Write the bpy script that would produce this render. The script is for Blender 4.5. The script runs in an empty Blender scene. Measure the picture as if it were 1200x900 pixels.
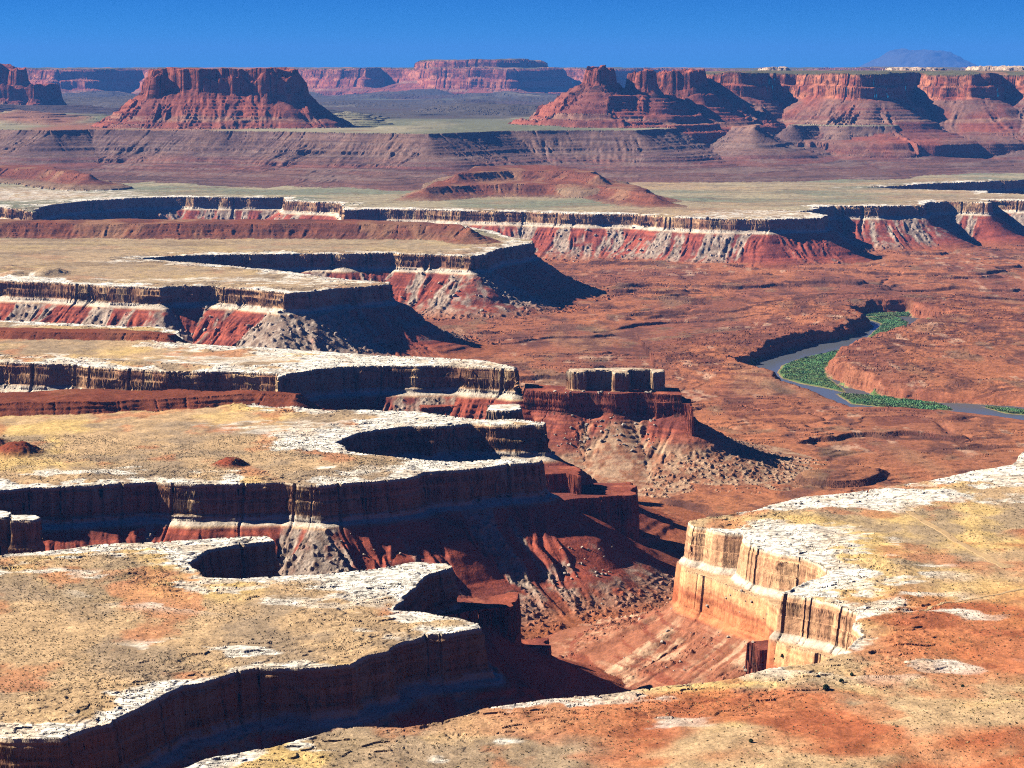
import bpy, math, random, time
import numpy as np
from mathutils import Vector
T0 = time.time()
def log(*a): print('[%.1fs]' % (time.time() - T0), *a, flush=True)

scene = bpy.context.scene
COL = scene.collection

# ------------------------------------------------------------------ camera
F = 2500.0; PITCH = math.atan(368.0 / F); CAMZ = 480.0
CP, SP = math.cos(PITCH), math.sin(PITCH)
cam_d = bpy.data.cameras.new('camera'); cam = bpy.data.objects.new('camera', cam_d)
COL.objects.link(cam); scene.camera = cam
cam.location = (0, 0, CAMZ); cam.rotation_euler = (math.pi / 2 - PITCH, 0, 0)
cam_d.sensor_width = 36.0; cam_d.lens = 36.0 * F / 1200.0
cam_d.clip_start = 0.5; cam_d.clip_end = 300000

def P(px, py, z=0.0):                       # where a sight line of the photo meets level z
    dx = (px - 600) / F; dy = (450 - py) / F
    d = (dx, CP + dy * SP, -SP + dy * CP)
    t = (z - CAMZ) / d[2]
    return (d[0] * t, d[1] * t)
def D(px, dist):                            # a place at a given distance
    return ((px - 600) / F * dist * CP, dist)
def PL(pts, z=0.0): return [P(a, b, z) for a, b in pts]
def DL(pts): return [D(a, b) for a, b in pts]

# ------------------------------------------------------------------ noise
def hsh(ix, iy, seed):
    h = (ix.astype(np.int64) * 374761393 + iy.astype(np.int64) * 668265263 + seed * 1442695041) & 0xFFFFFFFF
    h = ((h ^ (h >> 13)) * 1274126177) & 0xFFFFFFFF
    h = ((h ^ (h >> 16)) * 2246822519) & 0xFFFFFFFF
    return (h ^ (h >> 15)).astype(np.float64) / 4294967296.0
def vn(x, y, seed):                         # value noise -1..1
    ix = np.floor(x); iy = np.floor(y); fx = x - ix; fy = y - iy
    ix = ix.astype(np.int64); iy = iy.astype(np.int64)
    fx = fx * fx * fx * (fx * (fx * 6 - 15) + 10); fy = fy * fy * fy * (fy * (fy * 6 - 15) + 10)
    a = hsh(ix, iy, seed); b = hsh(ix + 1, iy, seed); c = hsh(ix, iy + 1, seed); d = hsh(ix + 1, iy + 1, seed)
    return ((a + (b - a) * fx) * (1 - fy) + (c + (d - c) * fx) * fy) * 2 - 1
def fbm(x, y, seed, oct=4, gain=0.5):
    r = 0; a = 1.0; n = 0
    for i in range(oct):
        k = 2.03 ** i
        c, s = math.cos(i * 1.1), math.sin(i * 1.1)
        r = r + a * vn((x * c - y * s) * k, (x * s + y * c) * k, seed + i * 17); n += a; a *= gain
    return r / n
def worley(x, y, seed):                     # distance to nearest scattered centre, and its random number
    ix = np.floor(x).astype(np.int64); iy = np.floor(y).astype(np.int64)
    best = np.full(x.shape, 9.0); rid = np.zeros(x.shape)
    for ox in (-1, 0, 1):
        for oy in (-1, 0, 1):
            cx = ix + ox; cy = iy + oy
            px = cx + hsh(cx, cy, seed); py = cy + hsh(cx, cy, seed + 5)
            dd = (x - px) ** 2 + (y - py) ** 2
            m = dd < best
            best = np.where(m, dd, best); rid = np.where(m, hsh(cx, cy, seed + 9), rid)
    return np.sqrt(best), rid
def sst(a, b, x):
    t = np.clip((x - a) / (b - a), 0, 1); return t * t * (3 - 2 * t)
def facet(q, seed):
    """broken-line noise 0..1 along a rim: straight faces between uneven corners; also (random, signed distance) of the nearest corner"""
    c = np.floor(q).astype(np.int64); z = np.zeros_like(c)
    k = lambda j: j + 0.7 * (hsh(j, z, seed) - 0.5) + 0.5
    lo = np.where(q < k(c), c - 1, c); a, b = k(lo), k(lo + 1)
    t = (q - a) / (b - a)
    va, vb = hsh(lo, z, seed + 3), hsh(lo + 1, z, seed + 3)
    nr = np.where(t < 0.5, lo, lo + 1)
    return va + (vb - va) * t, (hsh(nr, z, seed + 4), np.where(t < 0.5, q - a, q - b))
def mix(a, b, t): return a + (b - a) * t

# ------------------------------------------------------------------ polygon distance
def sdf(poly, x, y, R):
    """signed distance (inside > 0, clipped at R) and the running length of the nearest rim point"""
    p = np.asarray(poly, float); n = len(p); q = np.roll(p, -1, axis=0)
    L = np.hypot(*(q - p).T); S = np.concatenate([[0], np.cumsum(L)])
    best = np.full(x.shape, R * R); sa = np.zeros(x.shape); ins = np.zeros(x.shape, bool)
    order = np.argsort(y, kind='stable'); xs = x[order]; ys = y[order]
    bs = best[order]; ss = sa[order]; ii = ins[order]
    for k in range(n):
        (ax, ay), (bx, by) = p[k], q[k]
        lo, hi = min(ay, by), max(ay, by)
        i0, i1 = np.searchsorted(ys, [lo, hi])
        if i1 > i0 and hi > lo:
            t = (ys[i0:i1] - ay) / (by - ay)
            ii[i0:i1] ^= (xs[i0:i1] < ax + t * (bx - ax))
        i0, i1 = np.searchsorted(ys, [lo - R, hi + R])
        if i1 > i0:
            X = xs[i0:i1]
            m = (X > min(ax, bx) - R) & (X < max(ax, bx) + R)
            idx = np.nonzero(m)[0] + i0
            if len(idx):
                X = xs[idx]; Y = ys[idx]; ex, ey = bx - ax, by - ay; l2 = ex * ex + ey * ey + 1e-9
                t = np.clip(((X - ax) * ex + (Y - ay) * ey) / l2, 0, 1)
                dd = (X - ax - t * ex) ** 2 + (Y - ay - t * ey) ** 2
                u = dd < bs[idx]; idx = idx[u]
                bs[idx] = dd[u]; ss[idx] = S[k] + t[u] * L[k]
    d = np.sqrt(bs); d[~ii] *= -1
    out = np.empty_like(d); out[order] = d; so = np.empty_like(d); so[order] = ss
    return out, so

# ------------------------------------------------------------------ rims traced as ground plans
A = PL([(-320,866),(0,865),(80,863),(123,848),(140,845),(160,825),(187,813),(220,800),(243,797),(273,787),(300,783),(350,782),
 (407,777),(440,768),(467,763),(478,752),(500,745),(537,743),(568,737),(567,732),(543,728),(517,723),(497,718),(467,715),(470,707),
 (480,697),(490,684),(503,672),(530,663),(527,659),(490,658),(470,661),(450,664),(413,669),(370,674),(333,675),(283,678),(240,675),
 (217,660),(233,648),(250,643),(283,637),(319,633),(312,628),(267,630),(213,632),(150,637),(100,640),(50,645),(17,648),(0,650),(-320,655)])
B = PL([(-320,577),(0,573),(33,571),(72,570),(120,568),(183,565),(227,568),(273,567),(333,565),(377,568),(410,565),(448,563),
 (493,558),(500,554),(527,551),(560,548),(593,545),(632,542),(634,538),(590,538),(540,540),(500,538),(440,533),(410,527),(390,518),(412,509),
 (440,503),(487,500),(533,498),(553,496),(593,497),(640,498),(637,494),(600,491),(560,492),(533,487),(500,483),(433,480),(383,480),
 (360,478),(330,470),(300,465),(150,462),(0,460),(-320,458)])
C = PL([(-320,422),(0,424),(53,426),(73,426),(117,430),(157,432),(197,435),(263,435),(318,438),(326,443),(338,438),(367,433),
 (443,428),(480,429),(533,429),(583,431),(603,433),(604,430),(593,427),(567,423),(517,419),(467,417),(400,413),(350,411),(300,407),
 (217,402),(211,393),(209,387),(187,383),(133,382),(67,378),(0,375),(-320,372)])
DE = PL([(-320,326),(0,328),(50,330),(97,333),(130,335),(187,337),(200,335),(247,335),(290,338),(320,341),(333,343),(358,342),
 (400,337),(458,333),(457,330),(430,329),(410,327),(367,322),(333,317),(267,311),(217,307),(157,303),(200,300),(267,298),(333,297),
 (400,297),(460,296),(470,297),(513,298),(527,299),(552,300),(570,298),(583,292),(627,284.5),(622,281),(600,278),(575,270),(540,264),(300,262),(0,262),(-320,262)])
FF = PL([(-320,241),(0,242),(27,245),(38,249),(60,240),(100,235),(160,231.5),(216,230.5),(226,231),(330,231),(336,235),(396,237.5),(402,246),
 (440,245),(500,245.5),(540,247),(617,248),(670,250),(740,251),(787,254),(845,256),(900,257),(962,255),(966,252),(950,248.5),(930,248),
 (964,244),(952,243),(975,241),(1030,241.5),(1082,240.5),(1086,237),(1112,236),(1157,237),(1160,234),(1200,235),(1420,234)]) \
 + [(9000, 9500), (9000, 60000), (-9000, 60000), (-6000, 9500)]
CUT = PL([(1010,219.5),(1060,217),(1100,214),(1150,212.5),(1215,210),(1300,209),(1300,229),(1215,228),(1157,226),(1154,223.5),(1110,223),(1060,221)])
PQ_PIX = ([(1430,480),(1290,505),(1200,529),(1187,545),(1133,553),(1107,560),(1043,570),(993,577),(943,582),(900,592),(887,598),(833,605),(806,611),
 (811,614.5),(818,617),(829,618),(833,620.5),(850,624.6),(870,626.5),(872,636),(887,641),(917,650),(947,655),(967,667),(970,671),(943,683),
 (920,695),(943,699),(977,707),(1001,717),(1000,735),(1010,745),(995,762),(965,777),(900,787),(868,797),(827,804),(750,810),(703,815),(647,818),(603,825),(563,833),
 (510,845),(470,852),(417,851),(387,857),(350,867),(317,877),(250,887),(213,900),(100,925),(-60,950),(-320,990)])
PQ_PIX2 = PQ_PIX[:10] + [(830,606.5),(806,612),(813,621),(845,631),(868,641),(905,653),(925,669),(927,688),(918,699),(943,706),(977,713),(1000,722)] + PQ_PIX[PQ_PIX.index((1000,735)):]
PQ_END = [(-1500, 300), (-1500,-2500), (5000,-2500), (5000, 3200), (2000, 3300)]
PQ = PL(PQ_PIX) + PQ_END; PR = PL(PQ_PIX2) + PQ_END
TOWER1 = PL([(12,603),(44,603),(46,606),(40,609),(14,609)])
TOWER2 = PL([(-60,596),(0,598),(13,600),(12,605),(-10,608),(-60,606)])
BLOCKS = PL([(572,473),(606,472),(607,477),(590,480),(570,479)], -4)
GCAP = PL([(664,434),(672,435.5),(685,435.6),(686.5,433.3),(719,433.4),(720,436.6),(736,436.8),(738,432.4),(763,432.6),(766,436),(777,435),(778,432.3),(740,430.8),(700,431),(666,431.8)])
def plan(front, depth, z):                  # front edge traced, back edge further off
    f = PL(front, z); return f + [(x * 1.0, y + depth) for x, y in reversed(f)]
GRED = plan([(616,457),(640,459),(663,461),(690,460),(722,462),(745,459.6),(777,461.6),(800,463)], 75, -31)
GFIN = plan([(770,466),(790,466),(806,468),(812,471)], 80, -36)
BRED = plan([(560,552),(636,556),(662,555),(682,558)], 60, -38)
BFIN = plan([(600,590),(650,587),(690,583),(720,580),(744,579)], 85, -62)
AFIN = plan([(470,722),(515,722),(560,716),(602,712)], 60, -40)
AFIN2 = plan([(560,765),(620,762),(640,760)], 40, -95)
CRED = PL([(480,462),(560,458),(640,460),(660,463),(640,468),(560,474),(490,478)], -60)
PLED = PL([(756,736),(790,733),(838,741),(840,745),(800,742),(762,742)], -112)
PFIN = PL([(878,752),(905,750),(912,760),(890,763)], -66)
# mounds on the benches
EM = PL([(-320,265),(0,262),(100,262),(200,263),(350,262),(500,264),(548,266),(552,268),(535,262),(400,257),(200,257),(0,257),(-320,257)], 38)
BM = PL([(-320,478),(0,474),(120,470),(200,465),(300,462),(345,464),(350,462),(330,459),(230,457),(100,457),(0,459),(-320,460)], 14)
CM = PL([(-320,388),(0,388),(70,389),(150,390),(200,393),(205,391),(150,386),(60,384),(-320,383)], 13)
FM = PL([(500,219),(560,216),(640,216),(700,218),(750,224),(770,227),(762,221),(700,210),(600,204),(530,207)], 46)
FM3 = PL([(540,203),(600,200),(660,201),(700,206),(690,199),(640,193),(560,194)], 80)
FM2 = PL([(-320,198),(0,197),(60,199),(110,204),(60,194),(-320,190)], 60)
# upper slopes
U1 = PL([(-420,149),(-60,150),(0,151),(60,152),(120,151),(200,152),(300,153),(400,154.5),(415,155),(500,156),(560,154),(600,152.5),(680,152),(750,152),
 (800,148.5),(850,147.5),(880,150),(893,147),(885,140),(905,141),(930,147),(960,146),(1000,147),(1050,147),(1090,145),(1120,142),(1150,144),(1200,146),(1420,145)], 200) \
 + [(14000, 12000), (16000, 120000), (-16000, 120000), (-8000, 11500)]
BUT = DL([(176, 10790), (190, 10730), (215, 10700), (250, 10690), (290, 10700), (330, 10710), (347, 10760), (340, 10930), (300, 11030), (230, 11050), (185, 10980)])
LBUT = DL([(-160,15000),(-60,14900),(0,14800),(22,14780),(30,14900),(20,15000),(-60,15100),(-160,15100)])
LBUT2 = DL([(-90,14800),(-20,14650),(40,14620),(68,14760),(60,15200),(-90,15300)])
RB1 = DL([(686, 10960), (700, 10900), (714, 10910), (721, 11000), (714, 11100), (695, 11100)])
BSH = DL([(166, 10830), (180, 10700), (250, 10660), (335, 10680), (356, 10750), (350, 10950), (300, 11060), (200, 11050)])
RB2 = DL([(736, 11030), (750, 10950), (764, 10940), (769, 11040), (750, 11110)])
RB3 = DL([(767, 11260), (790, 11180), (815, 11160), (826, 11290), (822, 11640), (800, 11790), (770, 11440)])
OW = DL([(800,11900),(828,11650),(836,11560),(860,11500),(885,11530),(905,11760),(935,11720),(950,11500),(985,11370),(1020,11290),(1032,11300),(1040,11450),(1052,11760),
 (1080,11800),(1092,11640),(1110,11530),(1140,11480),(1162,11500),(1172,11620),(1195,11560),(1230,11450),(1300,11500),(1500,11300)]) + [(16000,14000),(18000,60000),(2500,60000),(2300,20000)] + DL([(770,14000)])
FW = DL([(-400,25000),(-100,24500),(20,24000),(60,23600),(110,23700),(135,24600),(165,24800),(185,23900),(260,24200),(340,25600),(365,25000),(395,24600),(425,24400),(445,24900),(480,24700),
 (520,23600),(600,23300),(640,23600),(650,24900),(675,24600),(700,24200),(760,24800),(840,25000),(1500,25000)]) + [(30000,70000),(-30000,70000)]
FW2 = DL([(490,24500),(520,24100),(580,23900),(610,24100),(640,25000),(600,27000),(500,27000)])
KNOB = DL([(888,14600),(900,14500),(920,14500),(925,14700),(905,14800)])
KNOB2 = DL([(1036,14800),(1045,14600),(1080,14560),(1104,14600),(1100,14800)])
KNOB3 = DL([(1130,13800),(1150,13600),(1180,13500),(1260,13400),(1260,13800)])
MT = DL([(1036,76500),(1062,75000),(1090,74500),(1112,76000),(1078,79000)])
OVER = [(-1500, 3.0), (1500, 3.0), (1500, -2500), (-1500, -2500)]

RIV = PL([(864,433),(885,423),(930,410),(990,396),(1022,383),(1010,377),(1004,371),(1030,366),(1066,365.5),(1070,372),(1115,376),(1090,385),(1066,388),
 (1060,393),(1020,404),(985,417),(968,430),(972,441),(990,453),(1030,463),(1060,468),(1110,472),(1160,474),(1215,479),(1420,490),(1420,506),(1215,493),(1180,489),
 (1110,481),(1060,477),(1000,477),(985,471),(955,461),(915,453),(878,441)], -150)

BARS = [PL(q, -150) for q in (
 [(912,436),(918,428),(935,421),(958,415.5),(990,408.5),(1026,397),(1052,389),(1056,392),(1020,403),(984,416),(966,430),(969,442),(986,455),(990,459),(965,453.5),(940,449),(918,443)],
 [(1016,373),(1050,371.5),(1064,377),(1060,386),(1036,392),(1016,395),(1028,386),(1034,379)], [(1012,370),(1020,367.5),(1067,366.5),(1065,370.5),(1030,371.5)],
 [(980,461),(1040,465),(1100,473),(1118,480),(1085,481),(1050,478),(1000,473)], [(1150,476),(1200,481),(1250,489),(1180,484)])]
WRP = [(0,0),(1.2,5),(2.4,6.5),(3.2,18),(4.2,19.5),(5.2,35),(8,38),(9,43),(17,47),(60,78),(120,116),(190,142),(300,156),(330,170)]
WRP2 = [(0,0),(1.2,6),(2.2,7),(3.0,20),(3.8,21),(5,36),(9,40),(12,43),(16,90),(40,140),(80,170),(330,420)]
PRP = [(0,0),(4,38),(8,43),(20,52),(60,72),(120,96),(200,112),(300,120),(330,132)]
MNP = [(0,0),(2,3),(8,6),(10,9),(24,17),(26,20),(50,30),(90,40),(160,52),(170,70)]
RDP = [(0,0),(3,30),(6,34),(40,58),(90,88),(150,108),(240,118),(260,140)]
FNP = [(0,0),(4,64),(8,70),(20,82),(50,98),(100,114),(150,130)]
CPP = [(0,0),(1.2,3),(2.2,28),(4,31),(6,60),(20,140),(70,400)]
U1P = [(0,0),(12,14),(30,24),(120,72),(150,80),(165,94),(300,128),(330,142),(520,165),(760,186),(1100,205),(1200,240)]
BUP = [(0,0),(8,30),(12,55),(18,94),(28,104),(110,168),(200,232),(220,244),(300,282),(330,330),(400,600)]
RBP = [(0,0),(8,25),(12,50),(18,75),(30,85),(110,132),(220,200),(240,212),(350,262),(420,288),(460,360),(560,600)]
OWP = [(0,0),(10,20),(18,60),(40,70),(48,120),(60,132),(150,182),(210,222),(225,236),(330,285),(480,325),(600,345),(640,400)]
FWP = [(0,0),(60,30),(80,110),(130,130),(160,210),(400,300),(900,360),(1000,420)]
KNP = [(0,0),(8,16),(14,30),(60,45),(100,80)]
MTP = [(0,0),(300,120),(700,330),(1200,560),(1700,760),(2200,900)]
OVP = [(0,0),(2,5),(6,110),(60,170),(120,260),(500,470),(600,520)]

# name, ground plan, level, profile, warp (m), kind of rock, block size along the rim, block depth
LAYERS = [
 ('A', A, 0, WRP, 9, 'wr', 20, 3.4), ('B', B, 0, WRP, 9, 'wr', 24, 3.8), ('C', C, 0, WRP, 10, 'wr', 34, 5), ('DE', DE, 0, WRP, 11, 'wr', 42, 7),
 ('F', FF, 0, WRP, 16, 'wr', 70, 12), ('PQ', PQ, 0, WRP2, 3, 'wr', 17, 2.4),
 ('PR', PR, -43, PRP, 3, 'red', 19, 1.6), ('T1', TOWER1, 0, CPP, 2, 'wr', 9, 2), ('T2', TOWER2, 0, CPP, 3, 'wr', 9, 2), ('BL', BLOCKS, -6, CPP, 5, 'wr', 12, 4),
 ('GC', GCAP, 0, CPP, 1.2, 'wr', 12, 2.5),
 ('GR', GRED, -31, RDP, 3, 'red', 8, 2.6), ('GF', GFIN, -44, FNP, 4, 'red', 6, 4), ('BR', BRED, -38, FNP, 5, 'red', 6, 4), ('BF', BFIN, -62, FNP, 7, 'red', 8, 5),
 ('AF', AFIN, -40, FNP, 6, 'red', 7, 4), ('AF2', AFIN2, -95, FNP, 6, 'red', 7, 4), ('CR', CRED, -60, RDP, 12, 'red', 9, 5), ('PL', PLED, -112, FNP, 4, 'red', 7, 5), ('PF', PFIN, -66, FNP, 2, 'red', 6, 2),
 ('EM', EM, 38, MNP, 14, 'moen', 40, 5), ('BM', BM, 14, MNP, 9, 'moen', 20, 3), ('CM', CM, 13, MNP, 9, 'moen', 20, 3), ('FM', FM, 46, MNP, 40, 'moen', 60, 10), ('FM3', FM3, 80, MNP, 30, 'moen', 60, 8), ('FM2', FM2, 60, MNP, 40, 'moen', 60, 10),
 ('U1', U1, 200, U1P, 60, 'u1', 60, 14),
 ('BU', BUT, 484, BUP, 14, 'win', 26, 16), ('LB', LBUT, 500, BUP, 20, 'win', 40, 20), ('LB2', LBUT2, 360, BUP, 20, 'win', 60, 10),
 ('RB3', RB3, 466, RBP, 14, 'win', 24, 16), ('RB1', RB1, 478, RBP, 12, 'win', 22, 16), ('BS', BSH, 425, BUP, 14, 'win', 30, 22), ('RB2', RB2, 462, RBP, 16, 'win', 24, 18), ('OW', OW, 462, OWP, 36, 'win', 45, 20),
 ('FW', FW, 500, FWP, 120, 'win', 150, 50), ('FW2', FW2, 590, FWP, 80, 'win', 120, 40),
 ('K1', KNOB, 496, KNP, 10, 'pale', 20, 8), ('K2', KNOB2, 492, KNP, 20, 'pale', 20, 8), ('K3', KNOB3, 498, KNP, 25, 'pale', 20, 10),
 ('MT', MT, 1040, MTP, 600, 'mtn', 500, 0), ('OV', OVER, 478.2, OVP, 0, 'win', 20, 0),
]
LID = {l[0]: i for i, l in enumerate(LAYERS)}
KINDS = {'floor': 0, 'wr': 1, 'red': 2, 'moen': 3, 'u1': 4, 'win': 5, 'pale': 6, 'mtn': 7}

def debf(s, t, i): return fbm(s / 30, t / 260, 520 + i, 3) + 0.5 * fbm(s / 105, t / 500, 580 + i, 2) + 0.12 * np.clip(t / 130 - 0.5, -0.5, 1)
def steps(t, st, sharp):
    q = t / st; f = q - np.floor(q)
    return (np.floor(q) + np.clip((f - 0.5) / sharp + 0.5, 0, 1)) * st, np.abs(f - 0.5) < sharp * 0.5
def floor_h(x, y):
    wx = 60 * fbm(x / 240, y / 240, 25, 3); wy = 60 * fbm(x / 240, y / 240, 26, 3)
    base = -146 + 10 * fbm(x / 900, y / 700, 3, 2)
    big = base + 17 * fbm((x + wx) / 640, (y + wy) / 400, 11, 5, 0.5)
    t1, r1 = steps(big, 9.0, 0.07)
    sm = t1 + 8.5 * fbm((x + wx) / 230, (y + wy) / 85, 12, 5, 0.55)
    t2, r2 = steps(sm, 2.3, 0.14)
    k = np.clip(0.75 + 0.7 * fbm(x / 260, y / 260, 21, 3), 0.15, 1)
    h = mix(sm, t2, k) + 0.5 * fbm(x / 14, y / 14, 5, 3) + 0.5 * fbm(x / 40, y / 30, 6, 3)
    w = np.abs(fbm(x / 700, y / 520, 31, 5)); h = h - 5 * np.exp(-(w / 0.018) ** 2)
    h = np.maximum(h, -149.8 + 0.3 * fbm(x / 30, y / 30, 80, 2))
    return h, np.maximum(r1 * 1.0, r2 * k * 0.85)

def terrain(x, y):
    """height and the fields the rock colours are read from"""
    n = len(x)
    h, dep = floor_h(x, y)
    # river gorge
    near = (y > 3600) & (y < 6600) & (x > 300) & (x < 2200)
    rivt = np.full(n, 999.0)
    if near.any():
        X, Y = x[near], y[near]
        wx = 10 * fbm(X / 60, Y / 60, 71, 3); wy = 14 * fbm(X / 60, Y / 60, 72, 3)
        d, s = sdf(RIV, X + wx, Y + wy, 500)
        t = -d
        yl = 4150 + (X - 450) * -0.28                   # near bank is low, far banks are cliffs
        far = sst(-60, 160, Y - yl)
        rim = -122 + 7 * fbm(X / 160, Y / 160, 77, 4)
        hh = h[near]
        up = sst(520, 60, t) * far
        hh = mix(hh, np.maximum(hh, steps(rim + 12 * fbm(X / 150, Y / 60, 78, 5, 0.55), 2.6, 0.2)[0]), up)
        cl = np.interp(t + 16 * fbm(X / 60, Y / 60, 79, 5, 0.6), [-1e3, -1, 2, 9, 12, 16, 22, 26, 40, 70, 420], [-153, -153, -149, -143, -131, -129, -119, -117, -108, -100, 20])
        gl = np.interp(t, [-1e3, -1, 2, 60, 200, 420], [-153, -153, -149.5, -144, -132, 20])
        hh = np.minimum(hh, mix(gl, cl, far))
        hh = np.where(t > 6, np.maximum(hh, -149.8 + 0.3 * fbm(X / 30, Y / 30, 80, 2)), hh)
        bar = np.full(len(X), -99.0)
        for pg in BARS: bar = np.maximum(bar, sdf(pg, X + wx * 0.4, Y + wy * 0.4, 60)[0])
        hh = np.maximum(hh, np.where(t < 6, -151 + np.clip((bar + 3) * 0.15, -3, 1.4), -999))
        h[near] = hh; rivt[near] = t
    lid = np.full(n, -1); tt = rivt.copy(); ss = np.zeros(n); dr = np.zeros(n)
    cutd = None
    for i, (nm, poly, z0, prof, warp, kind, bw, bd) in enumerate(LAYERS):
        R = prof[-1][0] + warp + bd + 30
        pa = np.asarray(poly)
        big = nm in ('F', 'U1', 'OW', 'FW', 'PQ', 'PR', 'OV')
        R = max(R, 260 if kind == 'wr' else R)
        m = (x > pa[:, 0].min() - R) & (x < pa[:, 0].max() + R) & (y > pa[:, 1].min() - R) & (y < pa[:, 1].max() + R)
        idx = np.nonzero(m)[0]
        if not len(idx): continue
        X, Y = x[idx], y[idx]
        if warp:
            w = warp * 5.5
            wx = warp * fbm(X / w, Y / w, 100 + i, 3, 0.42); wy = warp * fbm(X / w, Y / w, 300 + i, 3, 0.42)
        else: wx = wy = 0
        d, s = sdf(poly, X + wx, Y + wy, R)
        if nm == 'F':
            dc, sc = sdf(CUT, X + wx, Y + wy, R)
            c = -dc < d; d = np.where(c, -dc, d); s = np.where(c, sc + 5000, s)
        hb = None
        if bd:                                            # vertical joints: the rim is broken into flat faces
            f1, hb = facet(s / (bw * 3.1) + 0.25 * vn(s / bw, d / 40, 41), 900 + i)
            f2, h2 = facet(s / bw, 950 + i)
            f3, h3 = facet(s / (bw * 0.34), 970 + i)
            notch = np.maximum(0, 1 - np.abs(h3[1]) / 0.16) * (h3[0] > 0.88) * 0.8 + 1.8 * np.maximum(0, 1 - np.abs(h2[1]) / 0.10) * (h2[0] > 0.8)
            hb = hb[0]
            jd = bd * (2.0 * (f1 - 0.5) + 0.9 * (f2 - 0.5) + 0.22 * (f3 - 0.5) - 0.7 * notch)
            jd = jd * sst(60 + bd * 3, 10, np.abs(d))
            if nm == 'PR': jd = jd + 5.5
        else: jd = 0
        t = -(d + jd)
        # gullies and ribs run down the slopes
        fw = 24 if kind in ('wr', 'red', 'moen') else 32 if nm in ('BU', 'BS', 'RB1', 'RB2', 'RB3') else (44 if kind in ('u1', 'win') else 300)
        if kind == 'mtn': fw = 1500
        if nm in ('FW', 'FW2'): fw = 260
        gul = fbm(s / fw, t / (fw * 6), 500 + i, 3) + 0.35 * fbm(s / fw * 3.1, t / (fw * 2), 560 + i, 3)
        rid = 1 - np.abs(gul) * 2
        c0 = 12 if nm == 'PR' else {'wr': 12, 'red': 8, 'moen': 6, 'u1': 20, 'win': 40, 'pale': 20, 'mtn': 100}[kind]
        amp = {'wr': 11, 'red': 9, 'moen': 9, 'u1': 36, 'win': 24 if nm in ('BU', 'BS', 'RB1', 'RB2', 'RB3') else 38, 'pale': 3, 'mtn': 900}[kind]
        if nm in ('FW', 'FW2'): amp = 160
        if kind in ('u1', 'win'): amp = amp * np.clip(0.75 + 1.1 * fbm(s / (fw * 7), t / 900, 570 + i, 2), 0.15, 1.5)
        te = t + amp * (rid - 0.4) * sst(c0, c0 + amp * 4, t)
        te = np.where(t > 0, np.maximum(te, np.minimum(t, c0)), t)
        pd, pz = zip(*prof)
        drop = np.interp(np.maximum(te, 0), pd, pz)
        if te.max() > pd[-1]:
            drop = drop + np.maximum(te - pd[-1], 0) * 2.0
        ztop = np.full(len(X), float(z0))
        ins = np.maximum(-t, 0)
        if kind == 'wr' and nm not in ('GC', 'T1', 'T2', 'BL'):
            ztop = ztop + 2.2 * fbm(X / 130, Y / 170, 61, 3) * sst(0, 60, ins) + 1.2 * fbm(X / 22, Y / 22, 62, 2) * sst(0, 8, ins)
            # thin ledges of slickrock close to the rim
            led = fbm(X / 34, Y / 34, 63, 3) * 2.2 + ins * 0.04
            ztop = ztop + (np.floor(led * 1.2) / 1.2) * 1.0 * sst(0.5, 3, ins) * sst(120, 50, ins) * 0.9
            w1, r1 = worley(X / 17 + 0.4 * fbm(X / 20, Y / 20, 640, 2), Y / 9, 641)
            ztop = ztop + (r1 - 0.5) * 1.7 * sst(1, 4, ins) * sst(130, 60, ins)
            if nm == 'PQ':
                fg = sst(1900, 1450, Y) * sst(-60, 350, X)
                ztop = ztop + fg * (7 + 10 * fbm(X / 150, Y / 150, 65, 4)) + 2.0 * fbm(X / 60, Y / 60, 66, 3) * sst(10, 80, ins)
            if nm == 'B':
                for (mx, my, mr, mh) in ((20, 531, 34, 12), (268, 546, 24, 8), (-40, 525, 60, 18)):
                    cx, cy = P(mx, my); rr = np.hypot(X - cx, (Y - cy) * 0.8) + 5 * fbm(X / 15, Y / 15, 67, 3)
                    ztop = ztop + mh * (sst(mr, mr * 0.25, rr) + 0.12 * sst(mr * 1.1, mr * .9, rr) + 0.16 * sst(mr, mr * 0.5, rr) * fbm(X / 9, Y / 9, 69, 4, 0.6))
            if nm == 'DE':
                for (mx, my, mr, mh) in ((58, 321, 60, 14), (20, 322, 50, 9), (0, 315, 70, 8)):
                    cx, cy = P(mx, my); rr = np.hypot(X - cx, (Y - cy) * 0.6) + 8 * fbm(X / 20, Y / 20, 67, 3)
                    ztop = ztop + mh * sst(mr, mr * 0.2, rr)
            if nm == 'F':
                ztop = ztop + 9 * np.maximum(fbm(X / 300, Y / 500, 68, 4), 0) ** 1.0 * sst(100, 400, ins)
        elif kind == 'win':
            ztop = ztop + 9 * (hb - 0.5) * sst(160, 10, ins) if bd else ztop
            ztop = ztop + 12 * sst(0, 500, ins) * (nm == 'OW') + (4 * fbm(X / 120, Y / 120, 64, 3) if bd else 0)
            if nm in ('RB1', 'RB2', 'RB3'): ztop = ztop + 34 * fbm(s / 60, d / 50, 69, 4)
            if nm == 'BU': ztop = ztop + 11 * fbm(s / 60, d / 80, 69, 4)
            if nm in ('LB', 'LB2'): ztop = ztop + 45 * fbm(s / 90, d / 120, 69, 4)
            if nm == 'BS': ztop = ztop + 60 * fbm(s / 80, d / 80, 69, 4)
            if nm == 'OW': ztop = ztop + 10 * fbm(s / 200, d / 90, 69, 4) * sst(200, 20, ins)
            if nm in ('FW', 'FW2'): ztop = ztop + 14 * fbm(X / 1500, Y / 1500, 70, 3) + 20 * fbm(X/400, Y/400, 73, 3)
        elif kind == 'moen': ztop = ztop + 4 * fbm(X / 90, Y / 120, 64, 4)
        elif kind == 'u1':
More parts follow.
